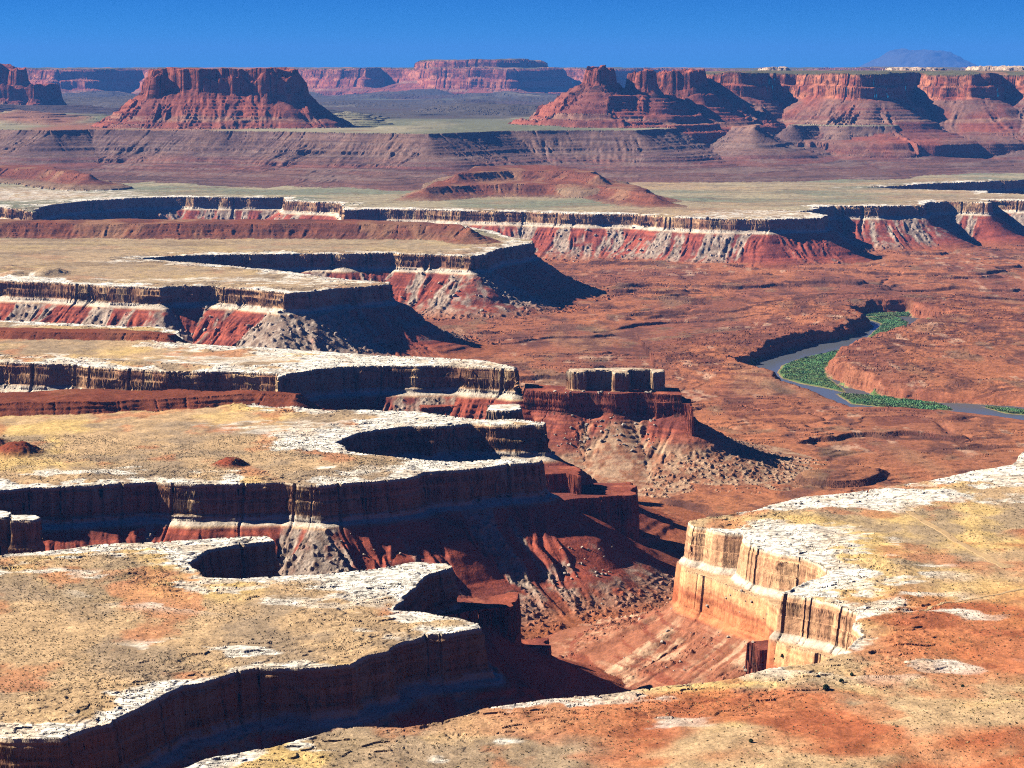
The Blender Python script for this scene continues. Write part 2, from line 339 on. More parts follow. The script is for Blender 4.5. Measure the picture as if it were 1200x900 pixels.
            ztop = ztop + 8 * fbm(X / 500, Y / 900, 64, 4) + 120 * np.maximum(fbm(X / 1100, Y / 1300, 66, 4), 0) * sst(300, 1500, ins)
            zt = ztop; q = zt / 9; f = q - np.floor(q); ztop = (np.floor(q) + sst(0.35, 0.65, f)) * 9
        elif kind == 'pale': ztop = ztop + 14 * fbm(X / 50, Y / 50, 74, 3)
        elif kind == 'mtn': ztop = ztop + 300 * fbm(X / 1700, Y / 1700, 66, 5, 0.6)
        z = ztop - drop
        # ledges in the slopes and fallen blocks
        if kind in ('wr', 'red', 'moen', 'u1', 'win'):
            on = t > c0
            st = {'wr': 7.0, 'red': 6.0, 'moen': 5.0, 'u1': 12.0, 'win': 16.0}[kind]
            if nm in ('FW', 'FW2'): st = 40
            zz = z + 1.5 * fbm(X / 40, Y / 40, 83, 2); q = zz / st; f = q - np.floor(q)
            ter = (np.floor(q) + sst(0.25, 0.75, f)) * st - (zz - z)
            kk = np.clip((0.2 if kind == 'u1' else 0.08 if kind == 'wr' else 0.3) + 0.9 * fbm(s / (fw * 2.2), t / 200, 510 + i, 3), 0, 0.9)
            if kind in ('wr', 'red'): kk = kk * (1 - 0.9 * sst(-0.2, 0.2, debf(s, t, i)))
            z = np.where(on, mix(z, ter, kk), z)
        if kind in ('wr', 'red'):
            sel = np.nonzero((t > 12) & (t < 260))[0]
            if len(sel):
                deb = sst(0.0, 0.3, debf(s[sel], t[sel], i))
                sc = 9.0 if nm not in ('F', 'DE') else 14.0
                w1, r1 = worley(X[sel] / sc, Y[sel] / sc, 530)
                lump = np.maximum(0, (0.18 + 0.30 * r1) - w1) * sc * 1.1 * (r1 > 0.45)
                w2, r2 = worley(X[sel] / 3.6, Y[sel] / 3.6, 531)
                lump = lump + np.maximum(0, 0.5 - w2) * 4.2 * r2 ** 2
                w3, r3 = worley(X[sel] / 1.9, Y[sel] / 1.9, 532); lump = lump + np.maximum(0, 0.5 - w3) * 1.8 * r3
                z[sel] = z[sel] + lump * deb * sst(12, 24, t[sel])
        if kind in ('u1', 'win', 'moen'):
            z = z + 1.4 * fbm(X / 18, Y / 18, 84, 3) * (t > c0)
        up = z > h[idx]
        if nm in ('B', 'A', 'C', 'DE', 'F', 'PQ'): up &= (t < R - 5)
        if big: up |= (z > h[idx]) & (d > 0)
        if kind == 'wr': up |= (z > h[idx]) & (d > 0)
        g = idx[up]
        h[g] = z[up]; lid[g] = i; tt[g] = t[up]; ss[g] = s[up] + i * 3777.0; dr[g] = (ztop - z)[up]; dep[g] = ins[up]
    return h, lid, tt, ss, dr, dep

# ------------------------------------------------------------------ adaptive triangle mesh of the land
def proj(x, y, z):
    zc = np.maximum(y * CP + (CAMZ - z) * SP, 1.0)
    yc = y * SP - (CAMZ - z) * CP
    k = F * 1024 / 1200
    return x / zc * k, yc / zc * k, zc
TARGET_PX = 2.0
def concealed(vx, vy, vz):
    """land well behind nearer land gets a coarser mesh"""
    u, v, d = proj(vx, vy, vz)
    nb = 260; ub = np.clip(((u / 560 + 1) * 0.5 * nb).astype(int), 0, nb - 1)
    nd = 420; db = np.clip((np.log(np.maximum(d, 900) / 900) / math.log(100) * nd).astype(int), 0, nd - 1)
    g = np.full((nb, nd), -1e4); ok = (np.abs(u) < 560) & (vy > 900)
    np.maximum.at(g, (ub[ok], db[ok]), v[ok])
    c = np.maximum.accumulate(g, axis=1)
    c = np.concatenate([np.full((nb, 2), -1e4), c[:, :-2]], 1)
    c = np.minimum(c, np.minimum(np.roll(c, 1, 0), np.roll(c, -1, 0)))
    return (v < c[ub, db] - 10) & ok
def build_land():
    gx = np.unique(np.concatenate([np.linspace(-30000, -6000, 13), np.linspace(-6000, 6000, 61), np.linspace(6000, 30000, 13)]))
    gy = np.unique(np.concatenate([np.linspace(-2400, 6000, 43), np.linspace(6000, 16000, 41), np.linspace(16000, 90000, 38)]))
    gx[0] = -30000
    nx, ny = len(gx), len(gy)
    X, Y = np.meshgrid(gx, gy); X = X.ravel(); Y = Y.ravel()
    X = X + (Y > 16000) * X * 0.4
    i, j = np.meshgrid(np.arange(nx - 1), np.arange(ny - 1)); a = (j * nx + i).ravel()
    tri = np.concatenate([np.stack([a, a + 1, a + nx + 1], 1), np.stack([a, a + nx + 1, a + nx], 1)])
    flds = terrain(X, Y)
    VX, VY = [X], [Y]; FL = [[f] for f in flds]
    vx, vy, vz = X, Y, flds[0]
    done = []
    fl_l = flds[1]
    def LIDSEL(it, l, a, b): return (l[a] == LID['MT']) | (l[b] == LID['MT'])
    for it in range(13):
        e = np.concatenate([tri[:, [0, 1]], tri[:, [1, 2]], tri[:, [2, 0]]])
        e.sort(axis=1)
        a, b = e[:, 0], e[:, 1]
        xa, ya, za = vx[a], vy[a], vz[a]; xb, yb, zb = vx[b], vy[b], vz[b]
        ua, va, da = proj(xa, ya, za); ub, vb, db = proj(xb, yb, zb)
        L = np.sqrt((xa - xb) ** 2 + (ya - yb) ** 2 + (za - zb) ** 2)
        dm = np.minimum(da, db); ang = L / np.maximum(np.minimum(np.hypot(np.hypot(xa, ya), CAMZ - za), np.hypot(np.hypot(xb, yb), CAMZ - zb)), 300) * F * 1024 / 1200
        scr = np.hypot(ua - ub, va - vb)
        mx, my = 545, 412
        inside = (np.maximum(ua, ub) > -mx) & (np.minimum(ua, ub) < mx) & (np.maximum(va, vb) > -my) & (np.minimum(va, vb) < my) & (np.maximum(ya, yb) > 900)
        side = (np.maximum(ua, ub) > -mx * 1.5) & (np.minimum(ua, ub) < mx * 1.25) & (np.maximum(va, vb) > -my * 1.3) & (np.maximum(ya, yb) > 700)
        if it >= 3:
            hid = concealed(vx, vy, vz); inside &= ~(hid[a] & hid[b]); side |= (hid[a] & hid[b])
        back = np.minimum(ya, yb) > 27000
        met = np.where(inside, np.maximum(np.minimum(scr, ang), 0.13 * ang), np.where(side, 0.10 * ang, 0.015 * ang))
        met = np.where(back & ~(LIDSEL(it, fl_l, a, b)), met * 0.15, met)
        mark = (met > TARGET_PX) & (np.hypot(xa - xb, ya - yb) > np.maximum(0.4, dm / 2133.0 * 0.45))
        nt = len(tri); mk = mark.reshape(3, nt).T; any_ = mk.any(1)
        done.append(tri[~any_])
        if not any_.any(): break
        tri = tri[any_]; mk = mk[any_]
        # every triangle is turned so that its marked edges come first
        cnt = mk.sum(1)
        rot = np.zeros(len(tri), int)
        one = cnt == 1; rot[one] = np.argmax(mk[one], 1)
        two = cnt == 2; rot[two] = (np.argmin(mk[two], 1) + 1) % 3
        r = np.arange(len(tri))[:, None]; cidx = (rot[:, None] + np.arange(3)) % 3
        tri = tri[r, cidx]; mk = mk[r, cidx]
        E = np.stack([tri[:, [0, 1]], tri[:, [1, 2]], tri[:, [2, 0]]], 1)
        E.sort(axis=2)
        key = E[:, :, 0].astype(np.int64) * 100000000 + E[:, :, 1]
        uk, inv = np.unique(key[mk], return_inverse=True)
        ea, eb = uk // 100000000, uk % 100000000
        rr = 0.5 + 0.16 * (hsh(ea, eb, 7) - 0.5)
        nxv = vx[ea] * rr + vx[eb] * (1 - rr); nyv = vy[ea] * rr + vy[eb] * (1 - rr)
        fl = terrain(nxv, nyv)
        base = len(vx)
        vx = np.concatenate([vx, nxv]); vy = np.concatenate([vy, nyv]); vz = np.concatenate([vz, fl[0]]); fl_l = np.concatenate([fl_l, fl[1]])
        for k in range(6): FL[k].append(fl[k])
        mid = np.full(mk.shape, -1); mid[mk] = inv + base
        out = []
        s = cnt == 1; t = tri[s]; m = mid[s]
        out += [np.stack([t[:, 0], m[:, 0], t[:, 2]], 1), np.stack([m[:, 0], t[:, 1], t[:, 2]], 1)]
        s = cnt == 2; t = tri[s]; m = mid[s]
        out += [np.stack([m[:, 0], t[:, 1], m[:, 1]], 1), np.stack([t[:, 0], m[:, 0], m[:, 1]], 1), np.stack([t[:, 0], m[:, 1], t[:, 2]], 1)]
        s = cnt == 3; t = tri[s]; m = mid[s]
        out += [np.stack([t[:, 0], m[:, 0], m[:, 2]], 1), np.stack([m[:, 0], t[:, 1], m[:, 1]], 1), np.stack([m[:, 2], m[:, 1], t[:, 2]], 1), m.copy()]
        tri = np.concatenate(out)
        log('pass', it, 'verts', len(vx), 'active', len(tri))
    tri = np.concatenate(done)
    return vx, vy, vz, tri, [np.concatenate(f) for f in FL]

VXX, VYY, VZZ, TRI, FLD = build_land()
_, LIDX, TT, SS, DR, DEP = FLD
def undercut():
    """walls are hollowed below their caprock: overhangs, arched alcoves and level beds"""
    n = len(VXX); a, b, c = TRI.T
    e1 = np.stack([VXX[b] - VXX[a], VYY[b] - VYY[a], VZZ[b] - VZZ[a]], 1); e2 = np.stack([VXX[c] - VXX[a], VYY[c] - VYY[a], VZZ[c] - VZZ[a]], 1)
    nx = e1[:, 1] * e2[:, 2] - e1[:, 2] * e2[:, 1]; ny = e1[:, 2] * e2[:, 0] - e1[:, 0] * e2[:, 2]
    NX = sum(np.bincount(q, nx, n) for q in (a, b, c)); NY = sum(np.bincount(q, ny, n) for q in (a, b, c))
    l = np.hypot(NX, NY) + 1e-6; NX /= l; NY /= l
    for i, (nm, poly, z0, prof, warp, kind, bw, bd) in enumerate(LAYERS):
        if kind not in ('wr', 'red') : continue
        m = np.nonzero((LIDX == i) & (TT > 0) & (DR > 2.0) & (DR < 60))[0]
        if not len(m): continue
        s_, d_ = SS[m], DR[m]; dist = VYY[m]; k = np.clip(dist / 2500, 1, 2)
        H = 40.0 if kind == 'wr' else 32.0
        k = k * (0.15 if nm == 'PR' else 0.3 if nm in ('PQ', 'GC') else 0.7 if nm in ('C', 'DE', 'F') else 1)
        bed = vn(d_ / 1.9, s_ / 110, 601) * 0.8 + vn(d_ / 4.6, s_ / 200, 602) * 1.1
        amt = bed * k * sst(2.0, 4.0, d_) * sst(H + 6, H, d_)
        if kind == 'wr':
            amt = amt + (0.5 + 1.2 * np.clip(vn(s_ / 24, s_ * 0, 603) + 0.3, 0, 1)) * sst(3.0, 6.0, d_) * sst(H + 4, H - 18, d_) * k
            w = bw * 3.3; q = s_ / w; cc = np.floor(q).astype(np.int64); z0_ = np.zeros_like(cc)
            cen = cc + 0.5 + 0.24 * (hsh(cc, z0_, 610) - 0.5); hw = 0.22 + 0.20 * hsh(cc, z0_, 611); top = 6 + 14 * hsh(cc, z0_, 612)
            r2 = ((q - cen) / hw) ** 2 + ((np.maximum(H - d_, 0)) / (H - top)) ** 2
            amt = amt + np.where((hsh(cc, z0_, 613) > 0.66), 5.0 * k * np.clip(1 - r2, 0, 1) ** 0.4, 0) * sst(H + 3, H - 1, d_)
        VXX[m] -= NX[m] * amt; VYY[m] -= NY[m] * amt
undercut()
log('land', len(VXX), len(TRI), VZZ.min(), VZZ.max())

# ------------------------------------------------------------------ rock and soil colours (albedo, with wall shade painted into the streak mask)
def lin(r, g, b):
    f = lambda c: ((c / 255 + 0.055) / 1.055) ** 2.4 if c > 10 else c / 255 / 12.92
    return np.array([f(r), f(g), f(b)])
BLOBS = (('A',475,682,85,50,1),('A',395,705,60,25,.7),('A',250,650,80,16,.8),('A',60,856,70,14,1),('B',490,512,150,60,1),('B',340,500,100,60,.55),('B',545,488,110,45,1),
          ('C',480,421,210,70,1),('C',250,420,160,40,.6),('DE',390,326,150,170,.9),('DE',240,328,200,60,.6),('F',40,228,380,420,.7),('F',900,252,220,240,.7),
          ('PQ',925,632,80,75,1),('PQ',985,582,170,45,1),('PQ',1130,556,150,60,1),('PQ',1290,520,150,60,1),('PQ',640,822,90,18,.8))
def colours():
    x, y, z = VXX, VYY, VZZ; n = len(x)
    kind = np.zeros(n, int)
    for i, l in enumerate(LAYERS): kind[LIDX == i] = KINDS[l[5]]
    col = np.zeros((n, 3)); msk = np.zeros((n, 3))     # mask: streaks, bare rock, scrub
    c = lambda *a: lin(*a)[None, :]
    def M(a, b, t): return a + (b - a) * t[:, None]
    # canyon floor
    i = np.nonzero(kind == 0)[0]; X, Y, Z = x[i], y[i], z[i]
    b = M(c(164, 104, 72), c(134, 84, 64), sst(-0.3, 0.4, fbm(X / 240, Y / 500, 201, 4)))
    b = M(b, c(164, 108, 74), sst(4400, 2600, Y) * sst(-0.5, 0.3, fbm(X / 200, Y / 200, 206, 3)))
    b = M(b, c(150, 112, 84), sst(0.15, 0.5, fbm(X / 160, Y / 420, 202, 4)) * 0.7)
    b = M(b, c(96, 64, 54), sst(0.0, 0.4, fbm(X / 60, Y / 130, 203, 5, 0.6)) * 0.8)
    b = M(b, c(118, 100, 78), sst(0.25, 0.5, fbm(X / 90, Y / 140, 205, 4)) * 0.55)
    b = M(b, c(186, 150, 124), sst(0.30, 0.5, fbm(X / 26, Y / 60, 204, 4)) * sst(-0.1, 0.3, fbm(X / 300, Y / 300, 207, 3)) * 0.7)
    b = M(b, c(78, 52, 44), DEP[i] * 0.75)
    b = M(b, c(104, 62, 50), sst(0.1, 0.3, fbm(X / 150, (Z + 400) / 1.6, 208, 3)) * (TT[i] > 4) * (TT[i] < 300) * 0.7)
    rt = TT[i]; b = M(b, c(148, 88, 62), sst(60, 8, np.abs(rt)) * 0.6)
    b = M(b, c(150, 120, 90), sst(3, -2, rt))
    b = M(b, c(84, 116, 62), (rt < 0) * sst(-150.9, -150.3, Z) * 0.85)
    col[i] = b; msk[i, 2] = 0.4
    # benches of pale sandstone
    i = np.nonzero(kind == 1)[0]; X, Y, Z, t, dr, dp, s = x[i], y[i], z[i], TT[i], DR[i], DEP[i], SS[i]
    far = sst(2900, 5600, Y)
    soil = M(c(184, 154, 116), c(204, 172, 112), sst(0.0, 0.4, fbm(X / 170, Y / 200, 211, 5, 0.6)))
    soil = M(soil, c(150, 130, 106), sst(-0.05, 0.3, fbm(X / 110, Y / 130, 212, 5, 0.6)) * 0.85)
    soil = M(soil, c(184, 122, 84), sst(0.14, 0.42, fbm(X / 80, Y / 110, 213, 5, 0.6)) * 0.7)
    soil = M(soil, c(158, 138, 110), far * 0.65)
    soil = M(soil, M(c(124, 126, 102), c(160, 148, 118), sst(-0.1, 0.3, fbm(X / 500, Y / 250, 218, 4))), sst(5600, 6800, Y) * sst(-0.35, 0.15, fbm(X / 900, Y / 700, 214, 4)))
    soil = M(soil, c(128, 108, 84), sst(0.05, 0.35, fbm(X / 220, Y / 60, 246, 5, 0.6)) * 0.6 * far)
    rw = 26 + 85 * fbm(X / 90, Y / 90, 215, 5, 0.55) + 30 * vn(X / 320, Y / 320, 216)
    for nm, k in (('A', 1.0), ('B', 1.5), ('C', 1.4), ('DE', 1.1), ('F', 1.1), ('PQ', 1.1)): rw = np.where(LIDX[i] == LID[nm], rw * k, rw)
    small = np.isin(LIDX[i], [LID[k] for k in ('GC', 'T1', 'T2', 'BL')])
    rock = sst(8, -8, dp - rw)
    for (nm, mx, my, rx, ry, st) in BLOBS:
        cx, cy = P(mx, my); mm = LIDX[i] == LID[nm]
        q = 1.15 - np.hypot((X - cx) / rx, (Y - cy) / ry) + 0.75 * fbm(X / 45, Y / 24, 219, 5, 0.6)
        rock = np.where(mm, np.maximum(rock, sst(0.0, 0.28, q) * np.where(st < 1, st * sst(-0.2, 0.12, fbm(X / 26, Y / 12, 220, 4, 0.6)) , 1)), rock)
    rock[small] = 1
    rock = np.maximum(rock, sst(0.30, 0.42, fbm(X / 70, Y / 40, 217, 4)) * sst(150, 90, dp) * 0.8)
    # foreground red soil
    pq = LIDX[i] == LID['PQ']
    redp = sst(-0.05, 0.25, fbm(X / 170, Y / 120, 221, 4) + 0.55 * sst(2000, 1500, Y) - 0.35) * sst(-120, 120, X) * pq
    cx, cy = P(1150, 740); redp = np.maximum(redp, pq * sst(150, 50, np.hypot(X - cx, (Y - cy) * 0.7) + 60 * fbm(X / 60, Y / 60, 222, 4)))
    rock = rock * (1 - sst(1720, 1600, Y) * sst(60, 200, X) * pq)
    soil = M(soil, c(178, 104, 66), redp * 0.85)
    soil = M(soil, c(150, 84, 56), redp * sst(0.0, 0.4, fbm(X / 60, Y / 35, 223, 4)) * 0.7)
    for (mx, my, mr) in ((20, 531, 40), (268, 546, 28), (-40, 525, 70)):
        cx, cy = P(mx, my); soil = M(soil, c(132, 66, 44), sst(mr, mr * 0.5, np.hypot(X - cx, (Y - cy) * 0.8)))
    wh = M(c(236, 228, 212), c(212, 194, 170), sst(-0.1, 0.5, fbm(X / 30, Y / 40, 224, 4)))
    top = M(soil, wh, rock)
    # cliff and slopes beneath
    cliff = M(c(196, 152, 112), c(160, 114, 86), sst(-0.2, 0.4, fbm(s / 30, dr / 30, 231, 4)))
    cliff = M(cliff, c(222, 186, 138), sst(0.1, 0.5, fbm(s / 26, dr / 60, 232, 3)) * 0.8)
    cliff = M(cliff, c(222, 168, 126), 0.55 * (LIDX[i] == LID['PQ']))
    cliff = M(cliff, c(222, 198, 166), sst(4, 2, dr))
    cliff = M(cliff, c(206, 190, 168), sst(35, 38, dr) * sst(49, 46, dr))
    red = M(c(158, 82, 62), c(126, 68, 56), sst(-0.35, 0.35, fbm(X / 60, (Z + 400) / 3.2, 233, 3)))
    deb = sst(-0.10, 0.16, fbm(s / 30, t / 260, 520 + 0, 3) + 0.3 * fbm(X / 16, Y / 16, 235, 3))
    # debris follows each layer's own lumps
    for k in np.unique(LIDX[i]):
        mm = LIDX[i] == k
        deb[mm] = sst(0.02, 0.26, debf(s[mm] - k * 3777.0, t[mm], int(k)) + 0.25 * fbm(X[mm] / 14, Y[mm] / 14, 235, 3))
    gre = M(c(172, 156, 138), c(138, 120, 104), sst(-0.3, 0.3, fbm(X / 9, Y / 9, 236, 3)))
    tal = M(red, gre, deb * 0.92)
    tal = M(tal, c(150, 92, 62), sst(110, 220, t))
    st_ = sst(-0.3, 0.3, fbm(s / 9, t / 200, 239, 4) * 0.8 + 0.5 * fbm(X / 9 + Y / 14, (X - Y) / 60, 240, 4, 0.6))
    tal = np.where(pq[:, None], M(c(156, 100, 74), c(186, 150, 120), st_), tal)
    tal = M(tal, c(206, 186, 160), sst(24, 10, t) * 0.5)
    two = pq & True
    cl2 = M(c(200, 132, 92), c(176, 98, 66), sst(46, 80, dr))
    low = np.where(t[:, None] > 0, M(cliff, tal, sst(47, 51, dr)), top)
    lowp = np.where(t[:, None] > 0, M(M(cliff, cl2, sst(40, 45, dr)), tal, sst(84, 90, dr)), top)
    low = np.where(two[:, None], lowp, low)
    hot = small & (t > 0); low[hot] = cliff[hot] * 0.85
    gc = (LIDX[i] == LID['GC']) & (t <= 0); low[gc] = low[gc] * np.array([[0.72, 0.6, 0.5]])
    col[i] = low
    varnish_shade = np.full(len(i), 0.7)  # wall varnish, strongest on shaded mesas to paint their near-black shade
    for nm, k in (('A', 1.0), ('B', 1.0), ('C', .55), ('DE', .5), ('F', .4), ('PQ', .17), ('GC', .22)): varnish_shade[LIDX[i] == LID[nm]] = k
    msk[i, 0] = varnish_shade * (t > 0) * sst(2, 5, dr) * np.where(two, sst(84, 78, dr) * mix(1, .4, sst(40, 46, dr)), sst(42, 36, dr))
    msk[i, 1] = np.where(t > 0, 0, rock); msk[i, 2] = np.where(t > 0, 0, (1 - rock) * (1 - redp * 0.6))
    # red ledge cliffs
    i = np.nonzero(kind == 2)[0]; X, Y, Z, t, dr, s = x[i], y[i], z[i], TT[i], DR[i], SS[i]
    b = M(c(150, 82, 62), c(114, 64, 54), sst(-0.4, 0.4, fbm(X / 50, (Z + 400) / 2.6, 233, 3)))
    b = M(b, c(176, 106, 78), sst(0.25, 0.5, fbm(s / 20, Z / 4, 237, 3)) * 0.5)
    deb = sst(-0.25, 0.1, fbm(s / 34, t / 120, 238, 3)) * sst(10, 30, t)
    b = M(b, M(c(172, 140, 112), c(150, 106, 80), sst(-0.2, 0.3, fbm(X / 10, Y / 10, 236, 3))), deb)
    pr = LIDX[i] == LID['PR']
    st_ = sst(-0.3, 0.3, fbm(s / 9, t / 200, 239, 4) * 0.8 + 0.5 * fbm(X / 9 + Y / 14, (X - Y) / 60, 240, 4, 0.6))
    ptal = M(c(146, 94, 70), c(184, 148, 118), st_ * sst(-0.35, 0.15, fbm(X / 50, Y / 50, 243, 3)))
    ptal = M(ptal, c(120, 62, 46), sst(0.12, 0.3, fbm(X / 40, (Z + 400) / 2.4, 244, 3)) * 0.7)
    pw = M(M(c(222, 168, 120), c(196, 122, 82), sst(6, 34, dr)), c(150, 76, 54), sst(0.1, 0.4, fbm(X / 70, (Z + 400) / 3.5, 245, 3)) * 0.7)
    pw = M(pw, c(206, 166, 126), sst(3, 1, dr))
    b = np.where(pr[:, None], M(pw, ptal, sst(43, 47, dr)), b)
    col[i] = b; msk[i, 0] = (t > 0) * sst(10, 4, t) * np.where(pr, 0.12, 0.6)
    # ledgy mounds
    i = np.nonzero(kind == 3)[0]; X, Y, Z, t = x[i], y[i], z[i], TT[i]
    b = M(c(124, 74, 54), c(104, 66, 52), sst(-0.3, 0.3, fbm(X / 80, (Z + 400) / 3, 241, 3)))
    b = M(b, c(140, 102, 76), sst(0.0, 0.5, fbm(X / 100, Y / 160, 242, 4)))
    b = M(b, c(134, 112, 88), sst(55, 130, t) * 0.8)
    rd = np.isin(LIDX[i], [LID['BM'], LID['CM']]); b = np.where(rd[:, None], M(b, c(122, 62, 40), np.full(len(i), 0.6)), b)
    col[i] = b; msk[i, 2] = 0.4
    # grey-brown slopes below the buttes
    i = np.nonzero(kind == 4)[0]; X, Y, Z, t, dr, s = x[i], y[i], z[i], TT[i], DR[i], SS[i]
    b = M(c(124, 96, 82), c(108, 84, 76), sst(-0.3, 0.3, fbm(s / 60, t / 400, 251, 4)))
    b = M(b, c(134, 70, 54), sst(100, 150, dr) * sst(-0.4, 0.2, fbm(X / 500, (Z + 400) / 10, 252, 3)) * 0.5)
    b = M(b, c(108, 82, 70), sst(300, 600, t) * 0.7)
    b = M(b, c(70, 54, 50), sst(0.08, 0.3, fbm(X / 420, (Z + 400) / 3.0, 258, 3)) * (t > 0) * 0.6)
    b = M(b, c(126, 104, 92), sst(0.1, 0.4, fbm(X / 200, (Z + 400) / 7, 253, 3)) * (t > 0) * 0.7)
    tp = M(c(150, 140, 112), c(112, 112, 88), sst(-0.2, 0.3, fbm(X / 700, Y / 1500, 254, 4)))
    tp = M(tp, c(150, 90, 70), sst(0.1, 0.4, fbm(X / 900, Y / 1200, 255, 4)) * 0.7)
    tp = M(tp, c(74, 66, 62), sst(10900, 13500, Y + 900 * fbm(X / 900, Y / 900, 257, 3)) * sst(-0.55, -0.05, fbm(X / 1600, Y / 1100, 256, 5, 0.6)) * 0.9)
    b = np.where((t > 0)[:, None], b, tp)
    col[i] = b
    # sandstone walls and their slopes
    i = np.nonzero(kind == 5)[0]; X, Y, Z, t, dr, s = x[i], y[i], z[i], TT[i], DR[i], SS[i]
    fwm = np.isin(LIDX[i], [LID['FW'], LID['FW2']]); ow = LIDX[i] == LID['OW']
    b = M(c(160, 90, 68), c(132, 74, 58), sst(-0.3, 0.3, fbm(s / 40, dr / 60, 261, 4)))
    b = M(b, c(184, 116, 84), (ow | fwm) * sst(-0.2, 0.3, fbm(s / 90, dr / 40, 262, 4)) * 0.9)
    sl = M(c(148, 86, 66), c(126, 78, 64), sst(-0.3, 0.3, fbm(s / 50, t / 300, 263, 4)))
    sl = M(sl, c(122, 96, 82), ow * 0.75 * sst(-0.5, 0.2, fbm(X / 160, Y / 160, 265, 3)))
    sl = M(sl, c(150, 118, 96), sst(225, 235, dr) * sst(262, 245, dr) * 0.7)
    sl = M(sl, c(110, 60, 50), sst(0.05, 0.4, fbm(X / 300, (Z + 400) / 8, 264, 3)) * 0.6)
    rbm = np.isin(LIDX[i], [LID[k] for k in ('RB1', 'RB2', 'RB3')]); lim = np.where(rbm, 82, np.where(fwm, 220, np.where(ow, 132, 104))); b = M(b, sl, sst(-8, 8, dr - lim))
    tp = M(c(96, 92, 66), c(150, 110, 84), sst(0.0, 0.4, fbm(X / 200, Y / 600, 266, 4)))
    b = np.where((t > 0)[:, None], b, np.where((ow | fwm)[:, None], tp, b))
    b = M(b, c(84, 84, 60), (ow | fwm) * (t > 0) * sst(14, 4, dr) * 0.8)
    col[i] = b; msk[i, 0] = (t > 0) * sst(140, 110, dr) * 0.6
    i = np.nonzero(kind == 6)[0]; col[i] = c(196, 168, 140); msk[i, 1] = .5
    i = np.nonzero(kind == 7)[0]; col[i] = c(84, 86, 92)
    return np.clip(col, 0.01, 0.85), msk
COLR, MSK = colours()
log('colours')

# ------------------------------------------------------------------ materials
def new_mat(name):
    m = bpy.data.materials.new(name); m.use_nodes = True
    nt = m.node_tree; b = nt.nodes['Principled BSDF']
    b.inputs['Roughness'].default_value = 0.95; b.inputs['Specular IOR Level'].default_value = 0.0
    return m, nt, b
class NT:
    def __init__(s, nt): s.nt = nt
    def n(s, typ, **kw):
        o = s.nt.nodes.new(typ)
        for k, v in kw.items():
            if k.startswith('i_'): o.inputs[int(k[2:])].default_value = v
            else: setattr(o, k, v)
        return o
    def l(s, a, b): s.nt.links.new(a, b)
    def math(s, op, a, b=None, c=None):
        o = s.n('ShaderNodeMath', operation=op)
        for k, v in enumerate((a, b, c)):
            if v is None: continue
            if isinstance(v, (int, float)): o.inputs[k].default_value = v
            else: s.l(v, o.inputs[k])
        return o.outputs[0]
    def noise(s, vec, scale, detail=4, rough=0.6):
        o = s.n('ShaderNodeTexNoise'); o.inputs['Scale'].default_value = scale
        o.inputs['Detail'].default_value = detail; o.inputs['Roughness'].default_value = rough
        s.l(vec, o.inputs['Vector']); return o.outputs['Fac']
    def ramp(s, fac, a, b, va=0.0, vb=1.0):
        o = s.n('ShaderNodeMapRange'); s.l(fac, o.inputs[0])
        for k, v in zip((1, 2, 3, 4), (a, b, va, vb)): o.inputs[k].default_value = v
        return o.outputs[0]
    def mixc(s, fac, a, b, mode='MIX'):
        o = s.n('ShaderNodeMix', data_type='RGBA', blend_type=mode)
        if isinstance(fac, (int, float)): o.inputs[0].default_value = fac
        else: s.l(fac, o.inputs[0])
        for k, v in ((6, a), (7, b)):
            if isinstance(v, tuple): o.inputs[k].default_value = v
            else: s.l(v, o.inputs[k])
        return o.outputs[2]
